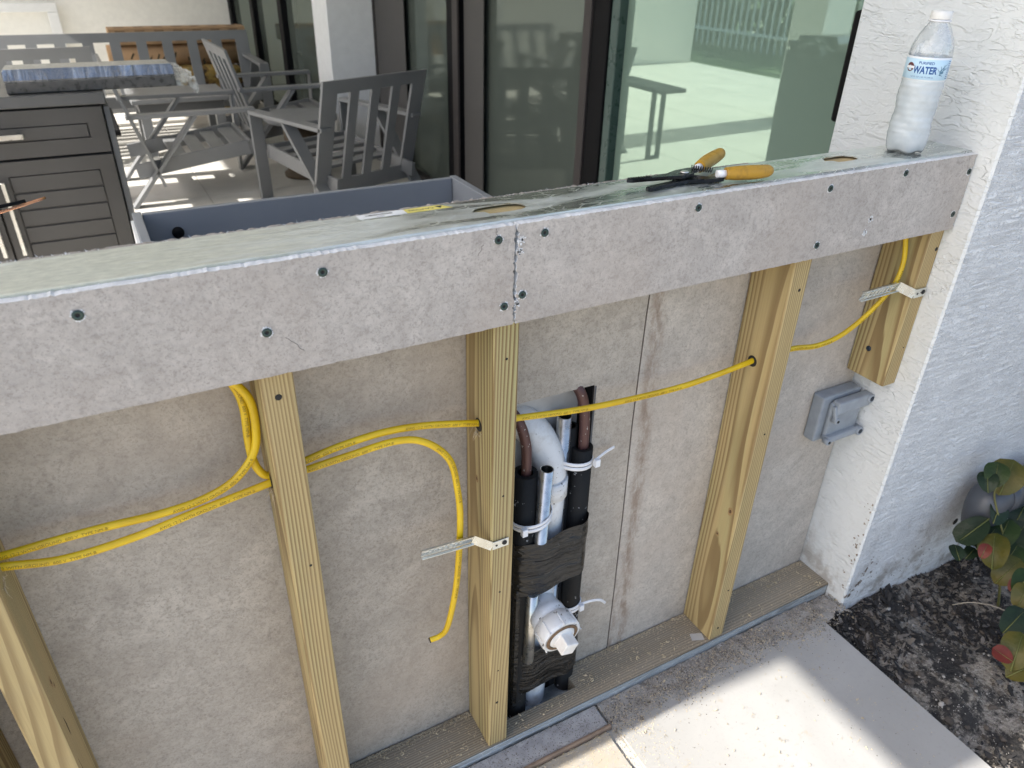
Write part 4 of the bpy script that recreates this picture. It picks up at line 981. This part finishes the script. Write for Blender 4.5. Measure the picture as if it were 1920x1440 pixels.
# low table before the bench
ct = thing('coffee_table', 'low rectangular grey table between the side-on armchairs and the bench', 'table', (.86, 4.95, ZP))
obj('tabletop', MB().box((.56, 4.70, .395), (1.16, 5.22, .42), .003), GREY, ct)
obj('apron', MB().box((.60, 4.74, .33), (1.12, 5.18, .393)), CHART, ct)
for x in (.60, 1.06):
    for y in (4.74, 5.12): obj('leg', MB().box((x, y, ZP), (x+.06, y+.06, .33), .002), GREY, ct)
# black table seen only mirrored in the glass
bt2 = thing('side_table', 'black side table with a loop leg, mirrored in the green glass', 'table', (.25, 3.55, ZP))
obj('tabletop', MB().box((.20, 3.30, .50), (.42, 3.90, .525), .003), BLACK, bt2)
for y in (3.38, 3.8):
    b = MB(); b.box((.30, y, ZP), (.40, y+.03, ZP+.02)); b.box((.38, y, ZP+.02), (.40, y+.03, .5)); b.box((.30, y, ZP+.02), (.32, y+.03, .5)); obj('leg', b, BLACK, bt2)

# charcoal cabinet: drawer over two plank doors
cb = thing('kitchen_cabinet', 'charcoal outdoor kitchen cabinet with a drawer and two plank doors', 'cabinet', (-.1, 2.05, ZP))
YF = 1.85; XR, XL = .343, -.62
obj('carcass', MB().box((XL, YF+.022, ZP), (XR-.002, 2.36, .884), .002), CHAR, cb)
obj('countertop', MB().box((XL, YF-.010, .886), (XR+.012, 2.37, .918), .003), CHART, cb)
obj('end_panel', MB().box((XR+.001, YF+.045, ZP+.1), (XR+.018, 2.365, .87), .002), GREY, cb)
def framed(name, x0, x1, z0, z1, planks, vertical_handle, hx):
    d = obj(name, MB().box((x0, YF+.004, z0), (x1, YF+.021, z1), .002), CHAR, cb)
    m_ = .042 if planks else .045
    n = planks or 1; hgt = (z1-z0-2*m_)/n
    b = MB().prism([(x0+.001, z0+.001), (x1-.001, z0+.001), (x1-.001, z1-.001), (x0+.001, z1-.001)], [[(x0+m_, z0+m_), (x1-m_, z0+m_), (x1-m_, z1-m_), (x0+m_, z1-m_)]], lambda u, v, tt: (u, tt, v), YF-.003, YF+.0045)
    obj('panel_frame', b, CHAR, d, (x0, YF, z0))
    for k in range(n):
        obj('panel', MB().box((x0+m_+.003, YF-.0015, z0+m_+hgt*k+.002), (x1-m_-.003, YF+.006, z0+m_+hgt*(k+1)-.002), .002), CHAR, d, (x0, YF, z0))
    b = MB()
    if vertical_handle:
        b.box((hx-.006, YF-.038, z1-.27), (hx+.006, YF-.026, z1-.05), .002)
        for z in (z1-.255, z1-.065): b.box((hx-.004, YF-.027, z-.004), (hx+.004, YF-.0028, z+.004))
    else:
        b.box((hx-.09, YF-.038, (z0+z1)/2-.007), (hx+.09, YF-.026, (z0+z1)/2+.007), .002)
        for x in (hx-.075, hx+.075): b.box((x-.004, YF-.027, (z0+z1)/2-.004), (x+.004, YF-.0028, (z0+z1)/2+.004))
    obj('handle', b, STEEL, d, (hx, YF, z1))
framed('drawer', -.30, XR-.004, .748, .880, 0, False, .035)
framed('door', .0115, XR-.004, ZP+.09, .742, 10, True, .039)
framed('door', -.322, .0065, ZP+.09, .742, 10, True, -.0115)

# wrapped package on the counter
pk_ = thing('wrapped_package', 'long dark metal hood wrapped in clear film on the charcoal counter', 'package', (.33, 2.0, .9185))
t = NT('film_wrapped_metal'); v = t.coord()
a_n = t.noise(t.map(v, (46, 10, 7), rot=(0, R(14), 0)), 1, 5, .6, .8)
WRAPM = t.fin(t.ramp(a_n, (.48, (.22, .23, .25)), (.66, (.42, .44, .47))), .2, .85, t.bump(a_n, .5, .008))
prof = [(1.876, .9503), (2.12, .9503), (2.12, .966), (2.06, .974), (1.889, .982), (1.876, .9505)]
b = MB().prism(prof, [], lambda u, v, tt: (tt, u, v), .112, .560); bmesh.ops.bevel(b.b, geom=[e for e in b.b.edges if e.calc_face_angle(0) > .3], offset=.004, segments=2, affect='EDGES')
obj('hood', b, WRAPM, pk_)
obj('hood_base', MB().box((.112, 1.871, .9195), (.560, 2.12, .950), .003), plain('film_wrapped_base', (.085, .085, .085), .3, .2, .35, 60, .2), pk_)
t = NT('clear_film'); t.t.nodes.remove(t.p); tr_ = t.n('ShaderNodeBsdfTransparent'); gl = t.n('ShaderNodeBsdfPrincipled'); gl.inputs['Base Color'].default_value = (.75, .76, .74, 1); gl.inputs['Roughness'].default_value = .2; mx = t.n('ShaderNodeMixShader')
t.set(mx.inputs[0], t.ramp(t.noise(t.coord(), 40, 4), (.35, .15), (.65, .7))); t.t.links.new(tr_.outputs[0], mx.inputs[1]); t.t.links.new(gl.outputs[0], mx.inputs[2]); t.t.links.new(mx.outputs[0], t.out.inputs[0]); FILM = t.m
b = MB(); q = random.Random(12); g_ = []
for i in range(13):
    row = []
    for k in range(9):
        u = k/8; p = Vector((.562+.05*u*(1+.3*math.sin(i)), 1.875+.24*i/12*(1-.35*u)+.02*u, .921+.055*math.sin(math.pi*min(1, i/12*1.1))*(1-.2*u)+.012*math.sin(i*2.1+u*4)*u-.02*u)); row.append(b.b.verts.new(p+Vector((q.gauss(0, .004), q.gauss(0, .004), q.gauss(0, .004)))*u))
    g_.append(row)
for a, c in zip(g_, g_[1:]):
    for k in range(8): b.b.faces.new((a[k], a[k+1], c[k+1], c[k]))
obj('film_end', b, FILM, pk_)

# grill cabinet: open-topped grey box against the framed wall
gc = thing('grill_cabinet', 'open-topped blue-grey metal cabinet shell standing behind the framed wall', 'cabinet', (.72, .6, ZP))
GX0, GX1, GY0, GY1, GZ = .333, 1.098, .128, .985, .80
for nm, lo, hi in (('front_panel', (GX0+.019, GY1, ZP), (GX1-.019, GY1+.016, GZ)), ('side_panel', (GX0, GY0+.013, ZP), (GX0+.018, GY1+.018, GZ+.002)), ('side_panel', (GX1-.018, GY0+.013, ZP), (GX1, GY1+.018, GZ+.002)), ('back_panel', (GX0, GY0, ZP), (GX1, GY0+.012, GZ-.02))):
    o = obj(nm, MB().box(lo, hi, .0015), GREYB if nm != 'back_panel' else plain('pale_grey_sheet', (.50, .50, .495), .5), gc)
obj('base_panel', MB().box((GX0+.019, GY0+.014, ZP+.08), (GX1-.019, GY1-.002, ZP+.095)), GREYB, gc)
obj('trim', MB().box((GX0-.006, GY0+.02, ZP+.02), (GX0-.0005, GY1, GZ-.01)), WHITE, gc)
obj('grommet', MB().lathe([(.013, 0), (.012, .006), (.008, .009), (.003, .0095)], (.415, GY1-.0005, .752), (0, -1, 0), 18), BLACK, gc, smooth=True)

# things stored behind the bench
cbx = tag(obj('cardboard_box', MB().box((.58, 6.22, .582), (1.60, 6.38, .70), .004), CARD, None, (1.1, 6.3, .582)), 'long flat cardboard box with printed squares lying on the tube behind the bench', 'box')
for k in range(7): obj('printed_square', MB().box((.63+.14*k, 6.2190, .60), (.70+.14*k, 6.2198, .685)), CARDP, cbx)
for k in range(7): obj('printed_square', MB().box((.63+.14*k, 6.24, .7002), (.70+.14*k, 6.36, .7006)), CARDP, cbx)
for (z, y, lab) in ((.495, 6.30, 'brown cardboard tube lying behind the bench slats on the ochre cushions'),):
    o = obj('cardboard_tube', MB().lathe([(.08, 0), (.085, .002), (.085, .99), (.08, .992)], (.55, y, z), (1, 0, 0), 24), CARD, None, (.55, y, z)); tag(o, lab, 'tube')
    m_ = MB(); q = random.Random(5)
    for k in range(9):
        x = .62+.1*k
        for i in range(3):
            th = R(200+q.uniform(-25, 25)); c = Vector((x+q.uniform(-.02, .03), y+math.cos(th)*.0853, z+math.sin(th)*.0853-.0)); m_.bar(c-Vector((.02*q.random(), 0, .02)), c+Vector((.02*q.random(), 0, .02)), .012, .001, (1, 0, 0))
    obj('printed_marks', m_, INK, o)['kind'] = 'stuff'
FAB = NT('ochre_print_fabric'); v = FAB.coord(); n_ = FAB.noise(v, 12, 3, .6, .8)
FAB = FAB.fin(FAB.ramp(n_, (.35, (.05, .035, .02)), (.45, (.24, .15, .045)), (.55, (.40, .27, .07)), (.68, (.22, .20, .10))), .9, 0, FAB.bump(FAB.noise(v, 60, 3), .3, .004))
def cushion(c, s, label):
    b = bmesh.new(); bmesh.ops.create_uvsphere(b, u_segments=24, v_segments=14, radius=1)
    for v in b.verts:
        p = v.co; e = .45; v.co = Vector(tuple(math.copysign(abs(k)**e, k) for k in p)); v.co += Vector((.03, .03, .06))*noise.noise(v.co*2+Vector(c)*3)
    bmesh.ops.transform(b, matrix=Matrix.Translation(c) @ Matrix.Diagonal((*s, 1)), verts=b.verts[:])
    o = obj('cushion', b, FAB, None, c, True); return tag(o, label, 'cushion', 'ochre cushions stacked behind the bench')
cushion((1.26, 6.26, .155), (.28, .18, .095), 'lowest ochre patterned cushion seen through the bench slats')
cushion((1.24, 6.26, .335), (.29, .18, .085), 'upper ochre patterned cushion seen through the bench slats')
wf = thing('window_frame', 'white empty frame leaning on the cream wall at the top left', 'frame', (0, 7.35, ZP))
for nm, lo, hi in (('rail', (-.55, 7.33, .74), (.28, 7.36, .81)), ('jamb', (.20, 7.33, .12), (.28, 7.36, .7385)), ('jamb', (-.55, 7.33, .12), (-.47, 7.36, .7385)), ('rail', (-.55, 7.33, ZP), (.28, 7.36, .1185))):
    obj(nm, MB().box(lo, hi, .003), WHITE, wf)

# ================================================================== PLANTING BED DETAIL
b = bmesh.new(); b2 = bmesh.new(); b3 = bmesh.new(); q = random.Random(21)
def chip(bm, p, l, w_, h_, rz, tilt):
    m = Matrix.Translation(p) @ Matrix.Rotation(rz, 4, 'Z') @ Matrix.Rotation(tilt, 4, 'Y')
    P = [(-l, -w_*.6, 0), (-l*.3, -w_, 0), (l, -w_*.3, 0), (l*.8, w_*.7, 0), (-l*.2, w_, 0), (-l*.9, w_*.4, 0)]
    t_ = [bm.verts.new(m @ Vector((x, y, h_))) for x, y, z in P]; u_ = [bm.verts.new(m @ Vector((x, y, -h_))) for x, y, z in P]
    bm.faces.new(t_)
    for i in range(6): bm.faces.new((u_[i], u_[(i+1) % 6], t_[(i+1) % 6], t_[i]))
for i in range(15000):
    x = 1.528+1.0*q.random()**1.15; y = -.05-1.0*q.random()**1.2
    dens = 1.1*noise.noise(Vector((x*4.5, y*4.5, 9)))+.6*noise.noise(Vector((x*13, y*13, 2)))+.10
    if dens < q.uniform(-.3, .35): continue
    l = .0016+.011*q.random()**2.2+(.008 if q.random() < .03 else 0); z = bedz(x, y)
    chip(b if q.random() < .84 else b2, Vector((x, y, z+.003+.004*q.random())), l, l*q.uniform(.16, .5), .0008, q.random()*6.3, q.gauss(0, .5))
tag(obj('mulch_chips', b, CHIP), 'black wood mulch strewn over the planting bed', 'mulch', kind='stuff')
tag(obj('weathered_chips', b2, CHIPG), 'greyed wood chips among the black mulch', 'mulch', kind='stuff')
for i in range(4200):
    x = 1.528+.9*q.random()**1.2; y = -.05-.95*q.random(); r = q.choice((.0008, .0010, .0013, .0016, .0030 if q.random() < .3 else .0012))
    if q.random() < .004: r = .006
    v0 = len(b3.verts); g_ = bmesh.ops.create_icosphere(b3, subdivisions=1, radius=r)['verts']; c = Vector((x, y, bedz(x, y)+r*.5)); sc_ = Vector((q.uniform(.7, 1.5), q.uniform(.7, 1.3), q.uniform(.5, .9)))
    for v in g_: v.co = c+Vector((v.co.x*sc_.x, v.co.y*sc_.y, v.co.z*sc_.z))*(1+.2*noise.noise(v.co*900))
tag(obj('pebbles', b3, PEB, smooth=False), 'pale grit and pebbles mixed in the planting bed', 'pebbles', kind='stuff')
b = bmesh.new()
for i in range(1500):
    x = 1.53+.95*q.random()**1.2; y = -.05-.95*q.random(); r = .0022+.006*q.random()**2.5
    if noise.noise(Vector((x*6, y*6, 31)))+.2 < q.uniform(-.3, .5): continue
    g_ = bmesh.ops.create_icosphere(b, subdivisions=1, radius=r)['verts']; c = Vector((x, y, bedz(x, y)+r*.25)); sc_ = Vector((q.uniform(.7, 1.6), q.uniform(.7, 1.4), q.uniform(.5, .9)))
    for v in g_:
        k = 1+.35*noise.noise(v.co*400+c*50); v.co = c+Vector((v.co.x*sc_.x, v.co.y*sc_.y, v.co.z*sc_.z))*k
tag(obj('soil_clods', b, plain('soil_clod', (.085, .072, .06), .95, 0, .45, 40, .6)), 'small dark clods of soil among the mulch', 'soil', kind='stuff')
# roots
rt_ = MB(); rt_.tube(smooth_pts([(1.83, -.17, .0), (1.86, -.19, .012), (1.9, -.22, .010), (1.93, -.25, .0)]), .0013, 6); rt_.tube(smooth_pts([(1.84, -.30, .0), (1.87, -.29, .02), (1.885, -.275, .03), (1.885, -.26, .04)]), .0016, 6)
tag(obj('dry_root', rt_, plain('pale_root', (.32, .28, .22), .8)), 'thin pale roots lying on the black mulch', 'root', kind='stuff')

# sawdust and shavings on the tile, plate and debris strip
b = bmesh.new(); b4 = bmesh.new(); b5 = bmesh.new()
def grain(bm, p, s_):
    u = Vector((q.gauss(0, 1), q.gauss(0, 1), q.gauss(0, .35))).normalized()*s_; v = u.orthogonal().normalized()*s_*q.uniform(.25, .7); n_ = Vector((0, 0, s_*.5))
    vs = [bm.verts.new(p+k) for k in (-u, v, u, -v, n_)]
    for i in range(4): bm.faces.new((vs[i], vs[(i+1) % 4], vs[4]))
for i in range(9000):     # grit along the track
    x = q.uniform(.93, 1.60); d = deb_w(x)*(q.random()**.7)*(1.0 if q.random() < .7 else q.uniform(1, 1.5)); y = -.005-d
    z = .0032 if d < deb_w(x)*.8 else .0
    if x > 1.53: z = -.002
    grain((b4, b4, b5, b)[q.randrange(4)], Vector((x, y, z+.0003)), q.uniform(.0006, .0023)*(1 if q.random() < .96 else 1.8))
for i in range(2200):
    x = q.uniform(.5, .93); y = -.004-.05*q.random(); grain((b4, b5)[q.randrange(2)], Vector((x, y, .0038)), q.uniform(.0005, .0016))
for i in range(3200):
    x = q.uniform(.6, 1.50); y = -.06-.42*q.random()
    if noise.noise(Vector((x*6, y*6, 4)))+.5*noise.noise(Vector((x*25, y*25, 4))) < q.uniform(-.2, .6): continue
    grain((b, b, b5)[q.randrange(3)], Vector((x, y, .0003)), q.uniform(.0005, .0017))
for i in range(4500):
    x = .4+q.random()*.62; y = -.062-.3*q.random()*q.random(); grain((b, b, b4)[q.randrange(3)], Vector((x, y, .0003)), q.uniform(.0006, .0020))
tag(obj('dark_grit', b5, plain('dark_grit', (.11, .09, .075), .95, 0, .4, 60)), 'dark soil crumbs scattered along the metal track and tiles', 'grit', kind='stuff')
tag(obj('sawdust', b, SAW), 'sawdust and wood shavings scattered on the walkway tiles', 'sawdust', kind='stuff')
tag(obj('grit', b4, PEB), 'grey grit along the foot of the metal track', 'grit', kind='stuff')
b = bmesh.new()
def curl(bm, p, s_):
    th0 = q.random()*6.3; prev = None; rz = q.random()*6.3; m = Matrix.Rotation(rz, 3, 'Z') @ Matrix.Rotation(q.gauss(.6, .5), 3, 'X')
    for k in range(7):
        th = th0+k*.8; c = m @ Vector((math.cos(th)*s_, math.sin(th)*s_, k*s_*.12)); w_ = m @ Vector((0, 0, s_*.5))
        c = p+c+Vector((0, 0, s_*.6)); pr = (bm.verts.new(c-w_*.5), bm.verts.new(c+w_*.5))
        if prev: bm.faces.new((prev[0], prev[1], pr[1], pr[0]))
        prev = pr
for i in range(520):
    x = q.uniform(.4, 1.58); y = q.uniform(.004, .084)
    if .74 < x < .91 and y > .034: continue
    if noise.noise(Vector((x*9, y*20, 8))) < -.05+.3*q.random(): continue
    curl(b, Vector((x, y, ZS+.0005)), q.uniform(.0014, .0042))
for i in range(130):
    x = q.uniform(.95, 1.42); y = -.07-.3*q.random(); curl(b, Vector((x, y, .0003)), q.uniform(.001, .0030))
for f in range(4200):
    x = q.uniform(.4, 1.59); y = .0865-abs(q.gauss(0, .006)) if q.random() < .6 else q.uniform(.003, .086)
    if .74 < x < .91 and y > .034: continue
    grain(b, Vector((x, y, ZS+.0003)), q.uniform(.0006, .0022))
tag(obj('wood_shavings', b, SAW), 'curled wood shavings lying on the bottom plate', 'shavings', kind='stuff')
tag(obj('paper_scrap', MB().box((1.196, .012, ZS+.0006), (1.2235, .030, ZS+.001), rot=Matrix.Rotation(R(-22), 3, 'Z')), plain('white_scrap', (.46, .45, .43), .8)), 'torn white scrap lying at the foot of a stud on the bottom plate', 'paper')

# grey conduit coming out of the wall
el = thing('conduit_pipe', 'grey plastic conduit elbow at the foot of the white stucco wall', 'pipe', (1.97, -.11, .1))
obj('elbow', MB().tube(smooth_pts([(1.963, -0.11, 0.12), (1.932, -0.11, 0.19), (1.929, -0.11, 0.235), (1.973, -0.11, 0.241), (2.012, -0.11, 0.234)], 7), .042, 24), GREYPVC, el)
obj('socket', MB().tube([(1.952, -0.11, 0.24), (2.012, -0.11, 0.234)], .0445, 24), GREYPVC, el)
obj('pipe', MB().tube([(2.005, -0.11, 0.235), (2.111, -0.11, 0.222), (2.415, -0.11, 0.179)], .039, 24), plain('pale_conduit', (.16, .175, .20), .35), el)
obj('socket', MB().tube([(2.058, -0.11, 0.229), (2.148, -0.11, 0.217)], .0445, 24), GREYPVC, el)
# broad-leaved shrub
sr = thing('shrub', 'low shrub with round glossy green and yellow leaves at the right edge', 'shrub', (2.1, -.26, -.06))
def leaf(p, nrm, up, r, mat):
    p = Vector(p); n_ = Vector(nrm).normalized(); u = Vector(up); u = (u-n_*u.dot(n_)).normalized(); v = n_.cross(u); b = bmesh.new(); mid = []
    K = 11; edgeL, edgeR = [], []; wr = rnd.uniform(.66, .84); cu_ = rnd.uniform(.05, .42); dr = rnd.uniform(.0, .32); bend = rnd.uniform(-.12, .12)
    for k in range(K):
        s_ = k/(K-1); y = (s_-.5)*2*r; wd = r*wr*math.sqrt(max(0, 1-(2*s_-1)**2))*(1+.42*(s_-.5)); cup = cu_*r*(1-4*(s_-.5)**2)
        c = p+u*y-n_*(dr*r*(2*s_-1)**2)+v*(bend*r*(2*s_-1)**2); mid.append(b.verts.new(c-n_*.02*r))
        edgeL.append([b.verts.new(c-v*wd*.5+n_*cup*.3), b.verts.new(c-v*wd+n_*cup*.55)]); edgeR.append([b.verts.new(c+v*wd*.5+n_*cup*.3), b.verts.new(c+v*wd+n_*cup*.55)])
    for k in range(K-1):
        for e in (edgeL, edgeR):
            f4 = [(mid[k], mid[k+1], e[k+1][0], e[k][0]), (e[k][0], e[k+1][0], e[k+1][1], e[k][1])]
            for ff in f4: b.faces.new(ff if e is edgeL else ff[::-1])
    o = obj('leaf', b, mat, sr, tuple(p), True)
    vb = MB(); vb.tube([p-u*r*1.0, p, p+u*r*.8], [r*.035, r*.028, r*.008], 5); vb.b.normal_update()
    bmesh.ops.translate(vb.b, vec=n_*.012*r, verts=vb.b.verts[:]); obj('midrib', vb, plain('midrib', (.10, .11, .025), .5) if 'midrib' not in bpy.data.materials else bpy.data.materials['midrib'], o, tuple(p))
    return o
def toward(p): return (CAMP-Vector(p)).normalized()
LV = [((1.918, -0.13, 0.319), 0.044, LEAFY, (.1, 0, 1), 0.75),
      ((1.868, -0.128, 0.342), 0.03, LEAFG, (-.3, 0, 1), 0.6),
      ((1.849, -0.125, 0.329), 0.026, LEAFD, (-.4, 0, 1), 0.7),
      ((1.846, -0.14, 0.199), 0.044, LEAFD, (-1, .1, .25), 0.45),
      ((1.79, -0.15, 0.167), 0.022, LEAFD, (-.2, 0, 1), 0.5),
      ((1.856, -0.15, 0.136), 0.02, LEAFD, (.4, 0, .9), 0.5),
      ((1.854, -0.19, 0.177), 0.042, LEAFY, (-.3, .1, .9), 0.85),
      ((1.785, -0.2, 0.214), 0.018, LEAFR, (0, 0, 1), 0.85),
      ((1.924, -0.2, 0.135), 0.042, LEAFG, (.3, 0, .9), 0.75),
      ((1.894, -0.22, 0.122), 0.04, LEAFY, (.8, 0, .4), 0.8),
      ((1.879, -0.26, 0.131), 0.034, LEAFG, (.5, 0, .8), 0.6),
      ((1.916, -0.17, 0.187), 0.042, LEAFG, (0, 0, 1), 0.5),
      ((1.966, -0.18, 0.162), 0.044, LEAFD, (.4, 0, 1), 0.6),
      ((1.876, -0.16, 0.18), 0.036, LEAFD, (.6, 0, .6), 0.4),
      ((1.908, -0.145, 0.234), 0.034, LEAFD, (.6, 0, .6), 0.4),
      ((1.874, -0.25, 0.115), 0.017, LEAFR, (.2, 0, 1), 0.7),
      ((1.85, -0.28, 0.122), 0.03, LEAFY, (0, 0, 1), 0.7),
      ((1.774, -0.31, 0.112), 0.036, LEAFD, (.7, 0, .5), 0.6),
      ((1.664, -0.37, 0.143), 0.04, LEAFY, (.2, .2, 1), 0.75),
      ((1.636, -0.36, 0.139), 0.02, LEAFR, (-.5, 0, .8), 0.6),
      ((1.674, -0.39, 0.108), 0.036, LEAFY, (.8, -.2, .2), 0.6),
      ((2.016, -0.15, 0.196), 0.04, LEAFD, (.3, 0, 1), 0.5),
      ((1.989, -0.2, 0.116), 0.04, LEAFD, (.3, 0, 1), 0.5)]
ql = random.Random(33)
while len(LV) < 190:      # unseen leaves added past the right frame edge to shade the bed
    p = (2.0+.95*ql.random()**.8, -.10-.85*ql.random(), .04+.95*ql.random()**.9)
    if -.4776*p[0]+.8220*p[1]-.3100*p[2] > -1.2: continue
    LV.append((p, ql.uniform(.034, .05), (LEAFG, LEAFG, LEAFD, LEAFY)[ql.randrange(4)], (ql.gauss(0, 1), ql.gauss(0, .6), 1), .3+.4*ql.random()))
for p, r, m_, up, k in LV:
    n_ = toward(p)*k+Vector((rnd.gauss(0, .25), rnd.gauss(0, .25), .6))*(1-k)
    leaf(p, n_, up, r, m_)
for k in range(5):
    a = Vector((2.0+.02*k, -.20-.05*k, bedz(2, -.2)-.01)); p = Vector(LV[(6, 11, 16, 18, 10)[k]][0]); obj('stem', MB().tube(smooth_pts([a, a.lerp(p, .5)+Vector((0, 0, .03)), p], 6), [.0035-.0022*i/12 for i in range(13)], 6), STEM, sr)
obj('stem', MB().tube(smooth_pts([(1.916, -0.17, 0.187), (1.899, -0.13, 0.272), (1.901, -0.128, 0.308)], 6), .0022, 6), STEM, sr)
# small hole in the stucco
tag(obj('wall_hole', MB().lathe([(.0095, 0), (.009, .0006)], (1.968, YP-.0003, 0.106), (0, -1, 0), 12), DARK, pil, (1.968, YP, 0.106)))
